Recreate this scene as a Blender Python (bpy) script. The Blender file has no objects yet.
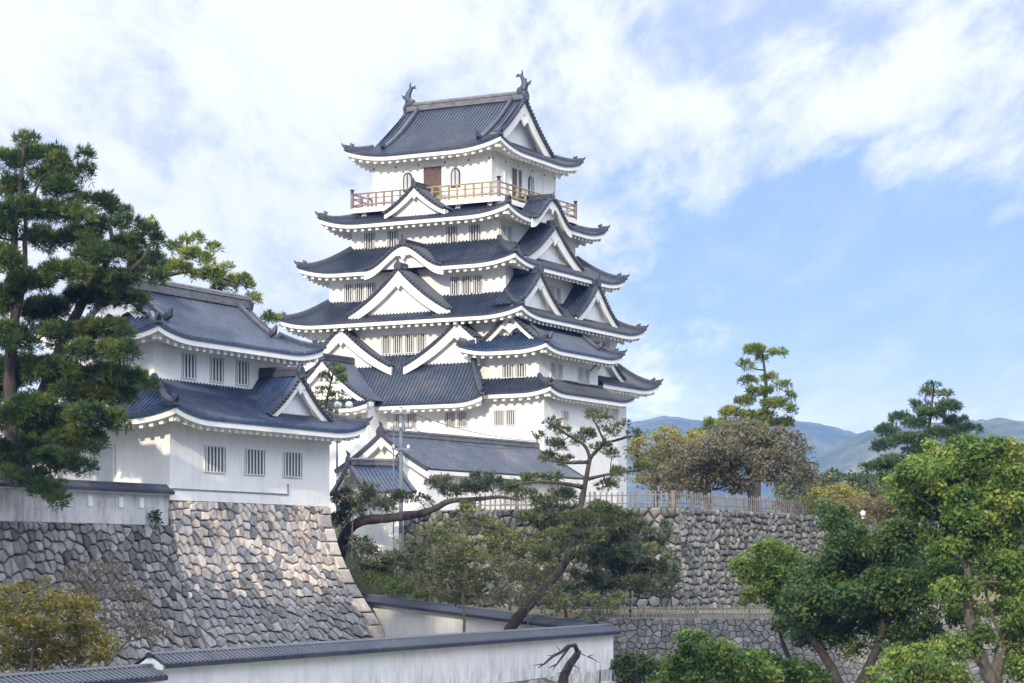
import bpy, math, random
import numpy as np
from mathutils import Vector, Matrix

R = math.radians
SC = bpy.context.scene
COL = SC.collection

# ------------------------------------------------------------------ camera
CAMZ = 8.0
cam_d = bpy.data.cameras.new('camera')
cam = bpy.data.objects.new('camera', cam_d); COL.objects.link(cam)
cam.location = (0, 0, CAMZ); cam.rotation_euler = (R(90), 0, 0)
cam_d.sensor_width = 36.0
FPX = 2240.0; HOR = 565.0
cam_d.lens = 36.0 * FPX / 1024.0
cam_d.shift_y = (HOR - 341.5) / 1024.0
cam_d.clip_start = 0.5; cam_d.clip_end = 30000
SC.camera = cam

# ------------------------------------------------------------------ sky, sun, exposure
SUN_EL, SUN_AZ = 22.0, 196.0        # azimuth clockwise from +Y
sdir = Vector((math.sin(R(SUN_AZ)) * math.cos(R(SUN_EL)), math.cos(R(SUN_AZ)) * math.cos(R(SUN_EL)), math.sin(R(SUN_EL))))
sun_d = bpy.data.lights.new('sun', 'SUN'); sun_d.energy = 2.4; sun_d.angle = R(0.6); sun_d.color = (1.0, 0.86, 0.66)
sun = bpy.data.objects.new('sun', sun_d); COL.objects.link(sun)
sun.rotation_euler = sdir.to_track_quat('Z', 'Y').to_euler(); sun.location = (-60, -60, 90)

W = bpy.data.worlds.new('World'); SC.world = W; W.use_nodes = True
nt = W.node_tree; nt.nodes.clear()
def N(t, **k):
    n = nt.nodes.new(t)
    for a, b in k.items(): setattr(n, a, b)
    return n
def LK(a, b): nt.links.new(a, b)
def math_n(op, a, b=None, c=None):
    n = N('ShaderNodeMath', operation=op)
    for i, v in enumerate((a, b, c)):
        if v is None: continue
        if isinstance(v, (int, float)): n.inputs[i].default_value = v
        else: LK(v, n.inputs[i])
    return n.outputs[0]
def smap(v, a, b, c=0.0, d=1.0):
    n = N('ShaderNodeMapRange', interpolation_type='SMOOTHSTEP')
    LK(v, n.inputs[0])
    for i, q in enumerate((a, b, c, d)): n.inputs[i + 1].default_value = q
    return n.outputs[0]
sky = N('ShaderNodeTexSky', sky_type='NISHITA')
sky.sun_disc = False; sky.sun_elevation = R(SUN_EL); sky.sun_rotation = R(SUN_AZ)
sky.air_density = 1.0; sky.dust_density = 0.6; sky.ozone_density = 4.0
tc = N('ShaderNodeTexCoord'); sx = N('ShaderNodeSeparateXYZ'); LK(tc.outputs['Generated'], sx.inputs[0])
# a cloud sheet overhead: the view direction meets a plane, so streaks foreshorten towards the horizon
zz = math_n('ADD', math_n('MAXIMUM', sx.outputs[2], 0.0), 0.10)
cu = math_n('DIVIDE', sx.outputs[0], zz); cv = math_n('DIVIDE', sx.outputs[1], zz)
cx = N('ShaderNodeCombineXYZ'); LK(cu, cx.inputs[0]); LK(cv, cx.inputs[1])
def cloud_noise(rot, scale, sc, det, rough, dist, loc=(0, 0, 0)):
    m = N('ShaderNodeMapping'); m.inputs['Rotation'].default_value = (0, 0, R(rot)); m.inputs['Scale'].default_value = scale
    m.inputs['Location'].default_value = loc
    LK(cx.outputs[0], m.inputs[0])
    t = N('ShaderNodeTexNoise'); t.inputs['Scale'].default_value = sc; t.inputs['Detail'].default_value = det
    t.inputs['Roughness'].default_value = rough; t.inputs['Distortion'].default_value = dist
    LK(m.outputs[0], t.inputs['Vector']); return t.outputs['Fac']
n1 = cloud_noise(30, (1.0, 0.42, 1), 1.5, 10, 0.60, 0.15, (3.1, 0.7, 0))
n2 = cloud_noise(44, (1.5, 0.42, 1), 3.4, 10, 0.64, 0.22, (7.3, 2.2, 0))
# more cloud to the west and higher up, clear over the north-eastern hills
bias_x = smap(sx.outputs[0], 0.17, -0.10)
bias_z = smap(sx.outputs[2], 0.115, 0.225)
bias = math_n('MAXIMUM', bias_x, bias_z)
dens = math_n('ADD', math_n('MULTIPLY', n1, 0.62), math_n('MULTIPLY', n2, 0.38))
dens = math_n('ADD', dens, math_n('MULTIPLY', math_n('SUBTRACT', bias, 0.5), 0.30))
n3 = cloud_noise(40, (1.3, 0.36, 1), 9.0, 8, 0.65, 0.1, (1.7, 5.2, 0))
dens = math_n('ADD', dens, math_n('MULTIPLY', math_n('SUBTRACT', n3, 0.5), 0.30))
mask = smap(dens, 0.41, 0.64)
veil = math_n('ADD', smap(sx.outputs[2], 0.115, 0.012, 0.05, 0.90), math_n('MULTIPLY', smap(n2, 0.40, 0.70), 0.18))   # thin high haze, thicker towards the horizon
mask = math_n('MINIMUM', math_n('MAXIMUM', mask, veil), math_n('ADD', 0.40, math_n('MULTIPLY', smap(math_n('ADD', n2, math_n('MULTIPLY', bias_x, 0.10)), 0.38, 0.60), 0.60)))
CLOUD = 0.70
# cloud sheet: brightness added overhead, out of view, to fill the shaded walls; softly uneven
cb = math_n('MULTIPLY', math_n('MULTIPLY', smap(sx.outputs[2], 0.26, 0.55, 1.0, 3.2), smap(sx.outputs[2], 0.13, 0.02, 1.0, 1.6)), math_n('ADD', 0.86, math_n('MULTIPLY', smap(n2, 0.30, 0.66), 0.14)))
crgb = N('ShaderNodeRGB'); crgb.outputs[0].default_value = (0.95 * CLOUD, 0.98 * CLOUD, 1.04 * CLOUD, 1)
ccol = N('ShaderNodeVectorMath', operation='SCALE'); LK(crgb.outputs[0], ccol.inputs[0]); LK(cb, ccol.inputs['Scale'])
SKY_STR = 0.085
skyt = N('ShaderNodeVectorMath', operation='MULTIPLY'); LK(sky.outputs[0], skyt.inputs[0]); skyt.inputs[1].default_value = (0.97, 0.855, 1.03)   # violet-blue autumn sky
skys = N('ShaderNodeVectorMath', operation='SCALE'); LK(skyt.outputs[0], skys.inputs[0]); skys.inputs['Scale'].default_value = SKY_STR
mixc = N('ShaderNodeMix', data_type='RGBA'); LK(mask, mixc.inputs['Factor']); LK(skys.outputs[0], mixc.inputs[6]); LK(ccol.outputs[0], mixc.inputs[7])
bg = N('ShaderNodeBackground'); bg.inputs['Strength'].default_value = 1.0; LK(mixc.outputs[2], bg.inputs[0])
ow = N('ShaderNodeOutputWorld'); LK(bg.outputs[0], ow.inputs[0])
SC.view_settings.view_transform = 'Standard'; SC.view_settings.look = 'None'
SC.view_settings.exposure = 0.76; SC.view_settings.gamma = 1.0; SC.view_settings.use_curve_mapping = False

# ------------------------------------------------------------------ materials
def mat_base(name):
    m = bpy.data.materials.new(name); m.use_nodes = True
    t = m.node_tree; t.nodes.clear()
    o = t.nodes.new('ShaderNodeOutputMaterial'); b = t.nodes.new('ShaderNodeBsdfPrincipled')
    t.links.new(b.outputs[0], o.inputs[0]); return m, t, b, o
def ramp(t, fac, stops):
    r = t.nodes.new('ShaderNodeValToRGB'); e = r.color_ramp.elements
    while len(e) < len(stops): e.new(0.5)
    for k, (p, c) in enumerate(stops): e[k].position = p; e[k].color = (*c, 1)
    t.links.new(fac, r.inputs[0]); return r.outputs[0]
def noise(t, scale, det=5, rough=0.6, sc=(1, 1, 1), dist=0.0):
    c = t.nodes.new('ShaderNodeTexCoord'); m = t.nodes.new('ShaderNodeMapping'); m.inputs['Scale'].default_value = sc
    t.links.new(c.outputs['Object'], m.inputs[0])
    n = t.nodes.new('ShaderNodeTexNoise'); n.inputs['Scale'].default_value = scale; n.inputs['Detail'].default_value = det
    n.inputs['Roughness'].default_value = rough; n.inputs['Distortion'].default_value = dist
    t.links.new(m.outputs[0], n.inputs['Vector']); return n.outputs['Fac']
def bump(t, b, h, s=0.3, d=0.05):
    n = t.nodes.new('ShaderNodeBump'); n.inputs['Strength'].default_value = s; n.inputs['Distance'].default_value = d
    t.links.new(h, n.inputs['Height']); t.links.new(n.outputs[0], b.inputs['Normal'])
def mixcol(t, fac, a, b, mode='MIX'):
    m = t.nodes.new('ShaderNodeMix'); m.data_type = 'RGBA'; m.blend_type = mode
    for v, i in ((fac, 0), (a, 6), (b, 7)):
        if isinstance(v, (int, float)): m.inputs[i].default_value = v
        elif isinstance(v, tuple): m.inputs[i].default_value = (*v, 1)
        else: t.links.new(v, m.inputs[i])
    return m.outputs[2]
def simple(name, c1, c2, scale=3.0, rough=0.7, sc=(1, 1, 1), bmp=0.0, lo=0.3, hi=0.7, spec=0.4, det=6):
    m, t, b, o = mat_base(name); n = noise(t, scale, det, 0.62, sc)
    t.links.new(ramp(t, n, [(lo, c1), (hi, c2)]), b.inputs['Base Color'])
    b.inputs['Roughness'].default_value = rough; b.inputs['Specular IOR Level'].default_value = spec
    if bmp: bump(t, b, n, bmp)
    return m
def plaster(name, base, dirt, amount, streak=True):
    m, t, b, o = mat_base(name)
    n1_ = noise(t, 0.6, 7, 0.65); n2_ = noise(t, 1.6, 8, 0.7, (1.6, 1.6, 0.22))
    f = t.nodes.new('ShaderNodeMath'); f.operation = 'MULTIPLY'; t.links.new(n1_, f.inputs[0]); t.links.new(n2_, f.inputs[1])
    r = t.nodes.new('ShaderNodeMapRange'); t.links.new(f.outputs[0], r.inputs[0])
    r.inputs[1].default_value = 0.22; r.inputs[2].default_value = 0.46; r.inputs[3].default_value = 0; r.inputs[4].default_value = amount
    t.links.new(mixcol(t, r.outputs[0], base, dirt), b.inputs['Base Color'])
    b.inputs['Roughness'].default_value = 0.85; b.inputs['Specular IOR Level'].default_value = 0.15
    bump(t, b, noise(t, 9, 4), 0.08, 0.02); return m
M = {}
M['plaster'] = plaster('white_plaster', (0.83, 0.83, 0.82), (0.50, 0.50, 0.50), 0.45)
M['trim'] = plaster('white_trim', (0.82, 0.815, 0.80), (0.50, 0.49, 0.46), 0.30)
M['old_plaster'] = plaster('stained_plaster', (0.58, 0.585, 0.60), (0.20, 0.205, 0.215), 1.0)
M['wall_plaster'] = plaster('weathered_plaster', (0.84, 0.84, 0.845), (0.42, 0.43, 0.46), 0.5)
t = M['wall_plaster'].node_tree; b = next(n for n in t.nodes if n.type == 'BSDF_PRINCIPLED'); old = b.inputs['Base Color'].links[0].from_socket
c_ = t.nodes.new('ShaderNodeTexCoord'); s_ = t.nodes.new('ShaderNodeSeparateXYZ'); t.links.new(c_.outputs['Object'], s_.inputs[0])
r_ = t.nodes.new('ShaderNodeMapRange'); t.links.new(s_.outputs[2], r_.inputs[0])
for i_, q_ in enumerate((1.55, 0.2, 0.0, 0.85)): r_.inputs[i_ + 1].default_value = q_
nn_ = ramp(t, noise(t, 1.5, 8, 0.72, (1.5, 1.5, 0.5)), [(0.42, (0, 0, 0)), (0.62, (1, 1, 1))])
mm_ = t.nodes.new('ShaderNodeMath'); mm_.operation = 'MULTIPLY'; t.links.new(r_.outputs[0], mm_.inputs[0]); t.links.new(nn_, mm_.inputs[1])
t.links.new(mixcol(t, mm_.outputs[0], old, (0.30, 0.31, 0.34)), b.inputs['Base Color'])
def tile_mat(name, a, b2, c, rough=0.42):
    m, t, b, o = mat_base(name)
    n1_ = noise(t, 0.35, 6, 0.6); n2_ = noise(t, 4.0, 4, 0.7)
    base = ramp(t, n1_, [(0.3, a), (0.5, b2), (0.72, c)])
    n3_ = noise(t, 1.3, 5, 0.75, (1, 1, 1.6))
    base = mixcol(t, 0.55, base, ramp(t, n3_, [(0.32, (0.2, 0.2, 0.2)), (0.68, (0.85, 0.84, 0.82))]), 'OVERLAY')
    t.links.new(mixcol(t, 0.6, base, ramp(t, n2_, [(0.3, (0.2, 0.2, 0.2)), (0.7, (0.85, 0.85, 0.85))]), 'OVERLAY'), b.inputs['Base Color'])
    b.inputs['Roughness'].default_value = rough; b.inputs['Specular IOR Level'].default_value = 0.55
    bump(t, b, n2_, 0.25, 0.03); return m
M['tile'] = tile_mat('grey_roof_tile', (0.010, 0.018, 0.038), (0.018, 0.027, 0.052), (0.052, 0.055, 0.068))
M['tile_new'] = tile_mat('blue_grey_roof_tile', (0.012, 0.026, 0.066), (0.020, 0.038, 0.086), (0.040, 0.060, 0.108), 0.42)
M['tile_flat'] = tile_mat('smooth_roof_tile', (0.022, 0.035, 0.066), (0.034, 0.048, 0.082), (0.09, 0.09, 0.105), 0.45)
M['ridge'] = simple('ridge_tile', (0.055, 0.06, 0.075), (0.17, 0.17, 0.175), 2.5, 0.6, (1, 1, 3))
M['ornament'] = simple('ornament_tile', (0.026, 0.032, 0.048), (0.065, 0.073, 0.095), 4, 0.45)
M['pane'] = simple('dark_window', (0.03, 0.033, 0.04), (0.06, 0.064, 0.075), 1.5, 0.35)
M['pane_green'] = simple('green_shutter', (0.025, 0.05, 0.045), (0.05, 0.085, 0.075), 1.5, 0.5)
M['pane_warm'] = simple('warm_shutter', (0.05, 0.048, 0.046), (0.09, 0.086, 0.08), 1.5, 0.5)
M['bars'] = simple('white_bars', (0.62, 0.62, 0.60), (0.78, 0.78, 0.76), 2.0, 0.7)
M['door'] = simple('brown_door', (0.08, 0.05, 0.045), (0.15, 0.095, 0.08), 3, 0.5, (3, 3, 0.5))
M['rail'] = simple('gilded_rail', (0.22, 0.16, 0.09), (0.40, 0.31, 0.15), 1.2, 0.5)
M['rail_red'] = simple('reddish_rail', (0.19, 0.13, 0.11), (0.29, 0.21, 0.18), 1.2, 0.5)
M['shutter'] = simple('grey_shutter', (0.40, 0.42, 0.45), (0.52, 0.54, 0.57), 2, 0.6)
M['bark'] = simple('pine_bark', (0.022, 0.018, 0.017), (0.080, 0.066, 0.06), 5, 0.9, (1, 1, 0.35), 1.0)
M['bark_pale'] = simple('pale_bark', (0.05, 0.045, 0.04), (0.17, 0.15, 0.13), 5, 0.9, (1, 1, 0.35), 0.8)
M['twig'] = simple('brown_twigs', (0.10, 0.08, 0.07), (0.19, 0.155, 0.135), 3, 0.9)
M['steel'] = simple('galvanised_steel', (0.12, 0.15, 0.19), (0.20, 0.235, 0.28), 2, 0.45)
M['wire'] = simple('cable', (0.05, 0.05, 0.055), (0.08, 0.08, 0.085), 2, 0.6)
M['ceramic'] = simple('white_ceramic', (0.75, 0.75, 0.74), (0.82, 0.82, 0.81), 2, 0.25)
M['bamboo'] = simple('pale_bamboo', (0.14, 0.125, 0.10), (0.31, 0.285, 0.24), 3, 0.7, (3, 3, 0.5))
M['fencewood'] = simple('weathered_wood', (0.12, 0.11, 0.10), (0.27, 0.25, 0.225), 3, 0.8, (3, 3, 0.5))
M['joint'] = simple('dark_joint', (0.035, 0.033, 0.03), (0.075, 0.07, 0.06), 2, 0.95)
M['concrete'] = simple('weathered_concrete', (0.24, 0.24, 0.24), (0.38, 0.375, 0.37), 1.5, 0.9, (1, 1, 1), 0.2)
def vcol_mat(name, rough=0.85, translucent=0.0, noise_scale=None, spec=0.3, bmp=0.0):
    m, t, b, o = mat_base(name)
    a = t.nodes.new('ShaderNodeAttribute'); a.attribute_name = 'tint'
    c = a.outputs['Color']
    if noise_scale:
        n = noise(t, noise_scale, 8, 0.7)
        c = mixcol(t, 0.75, c, ramp(t, n, [(0.28, (0.18, 0.18, 0.17)), (0.72, (0.82, 0.82, 0.82))]), 'OVERLAY')
        if bmp: bump(t, b, n, bmp, 0.08)
    t.links.new(c, b.inputs['Base Color'])
    b.inputs['Roughness'].default_value = rough; b.inputs['Specular IOR Level'].default_value = spec
    if translucent:
        tr = t.nodes.new('ShaderNodeBsdfTranslucent'); t.links.new(c, tr.inputs[0])
        mx = t.nodes.new('ShaderNodeMixShader'); mx.inputs[0].default_value = translucent
        t.links.new(b.outputs[0], mx.inputs[1]); t.links.new(tr.outputs[0], mx.inputs[2]); t.links.new(mx.outputs[0], o.inputs[0])
    return m
M['stone'] = vcol_mat('castle_stone', 0.9, 0, 2.6, 0.25, 0.7)
M['leaf'] = vcol_mat('leaves', 0.55, 0.35)
M['needle'] = vcol_mat('pine_needles', 0.6, 0.25)
m, t, b, o = mat_base('hill_forest')
nA = noise(t, 0.045, 9, 0.75); nB = noise(t, 0.007, 6, 0.65)
t.links.new(mixcol(t, 0.55, ramp(t, nB, [(0.35, (0.018, 0.034, 0.018)), (0.52, (0.045, 0.062, 0.03)), (0.66, (0.13, 0.115, 0.055))]),  # pale tan patches paint sunlit lumps of wood into the colour
                   ramp(t, nA, [(0.36, (0.06, 0.06, 0.06)), (0.64, (0.95, 0.95, 0.95))]), 'OVERLAY'), b.inputs['Base Color'])
b.inputs['Roughness'].default_value = 0.95; M['hill'] = m
m, t, b, o = mat_base('ground_soil')
nA = noise(t, 0.5, 9, 0.7); nB = noise(t, 0.07, 4, 0.6)
t.links.new(mixcol(t, 0.5, ramp(t, nB, [(0.4, (0.06, 0.075, 0.03)), (0.6, (0.16, 0.135, 0.095))]), ramp(t, nA, [(0.3, (0.2, 0.2, 0.2)), (0.7, (0.8, 0.8, 0.8))]), 'OVERLAY'), b.inputs['Base Color'])
b.inputs['Roughness'].default_value = 0.95; bump(t, b, nA, 0.6, 0.15); M['ground'] = m

# ------------------------------------------------------------------ mesh helpers
class MB:
    def __init__(s, T=None): s.v = []; s.f = []; s.m = []; s.T = T; s.cur = 0
    def pt(s, p):
        p = Vector(p)
        if s.T is not None: p = s.T @ p
        s.v.append((p.x, p.y, p.z)); return len(s.v) - 1
    def face(s, idx): s.f.append(tuple(idx)); s.m.append(s.cur)
    def poly(s, pts): s.face([s.pt(p) for p in pts])
    def grid(s, rows, close=False):
        ids = [[s.pt(p) for p in r] for r in rows]
        for a, b in zip(ids, ids[1:]):
            n = len(a)
            for i in range(n if close else n - 1):
                j = (i + 1) % n; s.face((a[i], a[j], b[j], b[i]))
        return ids
    def box(s, x0, x1, y0, y1, z0, z1):
        p = [s.pt(q) for q in ((x0, y0, z0), (x1, y0, z0), (x1, y1, z0), (x0, y1, z0), (x0, y0, z1), (x1, y0, z1), (x1, y1, z1), (x0, y1, z1))]
        for q in ((3, 2, 1, 0), (4, 5, 6, 7), (0, 1, 5, 4), (1, 2, 6, 5), (2, 3, 7, 6), (3, 0, 4, 7)): s.face([p[k] for k in q])
    def loft(s, rings, caps=True):
        ids = s.grid(rings, True)
        if caps: s.face(ids[0][::-1]); s.face(ids[-1])
    def sweep(s, path, sec, scale=None, up=(0, 0, 1)):
        path = [Vector(p) for p in path]; rings = []; up = Vector(up)
        for i, p in enumerate(path):
            d = (path[min(i + 1, len(path) - 1)] - path[max(i - 1, 0)]).normalized()
            side = d.cross(up)
            side = side.normalized() if side.length > 1e-5 else Vector((1, 0, 0))
            u = side.cross(d).normalized(); k = scale[i] if scale else 1.0
            rings.append([p + side * (a * k) + u * (b * k) for a, b in sec])
        s.loft(rings)
    def tube(s, path, radii, n=7):
        path = [Vector(p) for p in path]
        if isinstance(radii, (int, float)): radii = [radii] * len(path)
        rings = []; ref = None
        for i, p in enumerate(path):
            d = (path[min(i + 1, len(path) - 1)] - path[max(i - 1, 0)])
            d = d.normalized() if d.length > 1e-6 else Vector((0, 0, 1))
            if ref is None: ref = Vector((0, 0, 1)) if abs(d.z) < 0.9 else Vector((1, 0, 0))
            side = d.cross(ref)
            side = side.normalized() if side.length > 1e-4 else Vector((1, 0, 0))
            u = side.cross(d).normalized(); ref = u
            rings.append([p + (side * math.cos(6.2832 * k / n) + u * math.sin(6.2832 * k / n)) * radii[i] for k in range(n)])
        s.loft(rings)
    def blob(s, c, r, n=8, m=5):
        c = Vector(c); rings = []
        for j in range(1, m):
            a = math.pi * j / m
            rings.append([c + Vector((r[0] * math.sin(a) * math.cos(6.2832 * k / n), r[1] * math.sin(a) * math.sin(6.2832 * k / n), -r[2] * math.cos(a))) for k in range(n)])
        s.loft(rings)
    def prism(s, pts2, y0, y1, axis='y'):
        f = (lambda a, b, y: (a, y, b)) if axis == 'y' else (lambda a, b, y: (y, a, b))
        s.loft([[f(a, b, y0) for a, b in pts2], [f(a, b, y1) for a, b in pts2]])
    def build(s, name, mats, parent=None, smooth=False):
        if not s.f: return None
        bz = Vector((0, 0, 0))
        if parent is not None:
            r = parent
            while r.parent is not None: r = r.parent
            bz = Vector(r.get('_off', (0, 0, 0)))
        me = bpy.data.meshes.new(name)
        me.from_pydata([(x - bz.x, y - bz.y, z - bz.z) for x, y, z in s.v], [], s.f)
        mats = mats if isinstance(mats, (list, tuple)) else [mats]
        for q in mats: me.materials.append(M[q])
        if len(mats) > 1: me.polygons.foreach_set('material_index', s.m)
        if smooth: me.polygons.foreach_set('use_smooth', [True] * len(s.f))
        ob = bpy.data.objects.new(name, me); COL.objects.link(ob)
        if parent is not None: ob.parent = parent
        return ob
def tag(o, label=None, cat=None, group=None, kind=None):
    if label: o['label'] = label
    if cat: o['category'] = cat
    if group: o['group'] = group
    if kind: o['kind'] = kind
    return o
OFFS = []
def thing(name, label, cat, loc, rotz=0.0, group=None, off=None):
    o = bpy.data.objects.new(name, None); COL.objects.link(o); o.empty_display_size = 0.5
    o.location = loc; o.rotation_euler = (0, 0, rotz)
    o['_off'] = off if off is not None else (0.0, 0.0, float(loc[2]))   # parts are written in absolute height (or world) and shifted to the base
    OFFS.append(o); return tag(o, label, cat, group)
def wthing(name, label, cat, loc, group=None):      # parts written in world coordinates
    return thing(name, label, cat, loc, 0.0, group, tuple(float(q) for q in loc))
def P(px, py, D): return Vector(((px - 512.0) * D / FPX, D, CAMZ + (HOR - py) * D / FPX))

ROT = R(-28.0)
AX = Vector((math.cos(ROT), math.sin(ROT), 0)); AY = Vector((-math.sin(ROT), math.cos(ROT), 0))   # shared axes of the castle
def TF(ang=0.0, loc=(0, 0, 0)): return Matrix.Translation(loc) @ Matrix.Rotation(ang, 4, 'Z')

# ------------------------------------------------------------------ Japanese roofs
PITCH = 0.28
RIB = [(0.0, 0.0), (0.29, 0.0), (0.37, 0.085), (0.63, 0.085), (0.71, 0.0)]
def cols(p0, p1, pitch=PITCH):
    n = max(2, round((p1 - p0) / pitch)); q = (p1 - p0) / n; out = []
    for i in range(n): out += [(p0 + (i + a) * q, h) for a, h in RIB]
    out.append((p1, 0.0)); return out
def lift_f(L, p, p0, p1, Lc, ends=(1, 1)):
    v = 0
    if ends[0]: v = max(v, max(0.0, 1 - (p - p0) / Lc))
    if ends[1]: v = max(v, max(0.0, 1 - (p1 - p) / Lc))
    return L * v ** 2.3
def side_map(side, rect):
    x0, x1, y0, y1 = rect
    if side == 'S': return (lambda p, d: (p, y0 + d)), x0, x1
    if side == 'N': return (lambda p, d: (p, y1 - d)), x0, x1
    if side == 'E': return (lambda p, d: (x1 - d, p)), y0, y1
    return (lambda p, d: (x0 + d, p)), y0, y1
G = lambda v: 0.70 * v + 0.30 * v * v
def eave(tile, white, side, rect, ze, over, L, Lc, ends=(1, 1), slope=0.28, skip=None, pitch=PITCH, rafter=0.60):
    """front of the tiles, white fascia, plastered soffit and rafters under one side of a roof"""
    fm, p0, p1 = side_map(side, rect)
    zf = lambda p: ze + lift_f(L, p, p0, p1, Lc, ends)
    ok = lambda p: skip is None or not (skip[0] < p < skip[1])
    cs = cols(p0, p1, pitch)
    for (a, ha), (b_, hb) in zip(cs, cs[1:]):
        if not ok((a + b_) / 2): continue
        xa, ya = fm(a, 0); xb, yb = fm(b_, 0)
        tile.poly([(xa, ya, zf(a) + ha), (xb, yb, zf(b_) + hb), (xb, yb, zf(b_) - 0.13), (xa, ya, zf(a) - 0.13)])
    n = max(10, int((p1 - p0) / 0.35)); ps = [p0 + (p1 - p0) * i / n for i in range(n + 1)]
    def cl(p, d): return min(max(p, p0 + d), p1 - d)
    for a, b_ in zip(ps, ps[1:]):
        if not ok((a + b_) / 2): continue
        prof = [(0.05, -0.115), (0.05, -0.40), (0.26, -0.40), (0.26, -0.27)]
        dmax = over
        prof += [(0.30 + (dmax - 0.30) * k / 3, -0.25 + slope * (dmax - 0.30) * k / 3) for k in (1, 2, 3)]
        rows = []
        for p in (a, b_):
            r = []
            for d, dz in prof:
                q = cl(p, d); x, y = fm(q, d)
                r.append((x, y, ze + (zf(p) - ze) * (1 - 0.5 * d / over) + dz))
            rows.append(r)
        white.grid(rows)
    k = max(3, int((p1 - p0 - 1.0) / rafter))
    for i in range(k + 1):
        p = p0 + 0.5 + (p1 - p0 - 1.0) * i / k
        if not ok(p): continue
        d1 = min(over, p - p0 + 0.1, p1 - p + 0.1)
        if d1 < 0.6: continue
        w = 0.15; rr = []
        for d in (0.24, d1):
            z = ze + (zf(p) - ze) * (1 - 0.5 * d / over) - 0.25 + slope * (d - 0.30)
            rr.append([(*fm(p - w * 0.75, d), z - 0.34), (*fm(p + w * 0.75, d), z - 0.34), (*fm(p + w, d), z + 0.02), (*fm(p - w, d), z + 0.02)])
        white.loft(rr)
SEC_HIP = [(-0.17, -0.1), (-0.17, 0.16), (-0.08, 0.27), (0.08, 0.27), (0.17, 0.16), (0.17, -0.1)]
def hip(orn, path, s=1.0):
    """corner ridge with an upturned end"""
    path = [Vector(p) for p in path]
    d = (path[-1] - path[-2]); d.z = 0; d.normalize()
    ext = path + [path[-1] + d * 0.10 + Vector((0, 0, 0.04))]
    orn.sweep(ext, SEC_HIP, [s] * len(ext))
    e = ext[-1]
    orn.sweep([e - d * 0.40 + Vector((0, 0, 0.12)), e + Vector((0, 0, 0.17)), e + d * 0.14 + Vector((0, 0, 0.28)), e + d * 0.20 + Vector((0, 0, 0.40))],
              [(-0.12, -0.1), (-0.12, 0.1), (0.12, 0.1), (0.12, -0.1)], [1.2, 1.0, 0.6, 0.2])
    b0 = path[-1] - d * 0.62
    orn.sweep([b0 + Vector((0, 0, 0.30)), b0 + d * 0.12 + Vector((0, 0, 0.34)), b0 + d * 0.24 + Vector((0, 0, 0.48))],
              [(-0.12, -0.2), (-0.12, 0.08), (0.12, 0.08), (0.12, -0.2)], [1.0, 0.9, 0.3])
def skirt(parent, rect, inner, ze, zt, L=0.55, Lc=3.6, sides='SENW', over=1.6, skip={}, tilemat='tile', ends={}, hips='all'):
    tile, white, orn = MB(), MB(), MB()
    x0, x1, y0, y1 = rect; a0, a1, b0, b1 = inner
    for sd in sides:
        fm, p0, p1 = side_map(sd, rect)
        run = {'S': b0 - y0, 'N': y1 - b1, 'E': x1 - a1, 'W': a0 - x0}[sd]
        i0, i1 = (a0, a1) if sd in 'SN' else (b0, b1)
        en = ends.get(sd, (1, 1)); sk = skip.get(sd); rows = []; nv = 7
        for p, h in cols(p0, p1):
            vm = 1.0
            if p < i0: vm = (p - p0) / (i0 - p0)
            elif p > i1: vm = (p1 - p) / (p1 - i1)
            col = []
            v0 = 0.17 if sk and sk[0] < p < sk[1] else 0.0
            for j in range(nv + 1):
                v = vm * (v0 + (1 - v0) * j / nv)
                z = ze + (zt - ze) * G(v) + lift_f(L, p, p0, p1, Lc, en) * (1 - v) ** 1.6
                col.append((*fm(p, v * run), z + h * (1 if vm > 0.02 else 0)))
            rows.append((p, col))
        for (pa, ra), (pb, rb) in zip(rows, rows[1:]):
            if sk and sk[2] and sk[0] < (pa + pb) / 2 < sk[1]: continue
            tile.grid([ra, rb])
        eave(tile, white, sd, rect, ze, over, L, Lc, en, skip=sk)
    rf = tile.build('roof', tilemat, parent)
    white.build('eaves', 'trim', rf)
    hp = {'SE': ((x1, y0), (a1, b0)), 'SW': ((x0, y0), (a0, b0)), 'NE': ((x1, y1), (a1, b1)), 'NW': ((x0, y1), (a0, b1))}
    for k, (o_, i_) in hp.items():
        if k[0] not in sides or k[1] not in sides: continue
        if hips != 'all' and k not in hips: continue
        pts = []
        for j in range(9):
            v = 1 - j / 8
            pts.append((o_[0] + (i_[0] - o_[0]) * v, o_[1] + (i_[1] - o_[1]) * v, ze + (zt - ze) * G(v) + L * max(0, 1 - v * min(abs(i_[0] - o_[0]), abs(i_[1] - o_[1])) / Lc) ** 2.3 * (1 - v) ** 1.6 + 0.04))
        orn = MB(); hip(orn, pts); orn.build('hip_ridge', 'ornament', rf)
    return rf
def onigawara(orn, c, d, s=1.0):
    """ridge-end tile: a shouldered plate with a horn, facing direction d"""
    c = Vector(c); d = Vector(d).normalized(); sd = Vector((-d.y, d.x, 0))
    out = [(-0.34, -0.35), (-0.42, 0.05), (-0.28, 0.30), (-0.12, 0.42), (0.0, 0.50), (0.12, 0.42), (0.28, 0.30), (0.42, 0.05), (0.34, -0.35)]
    orn.loft([[c + sd * (a * s) + Vector((0, 0, b_ * s)) + d * (q * s) for a, b_ in out] for q in (0.0, 0.16)])
    orn.sweep([c + Vector((0, 0, 0.42 * s)), c + d * 0.1 * s + Vector((0, 0, 0.62 * s)), c + d * 0.26 * s + Vector((0, 0, 0.80 * s))],
              [(-0.1 * s, -0.1 * s), (-0.1 * s, 0.1 * s), (0.1 * s, 0.1 * s), (0.1 * s, -0.1 * s)], [1.0, 0.7, 0.3])
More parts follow.
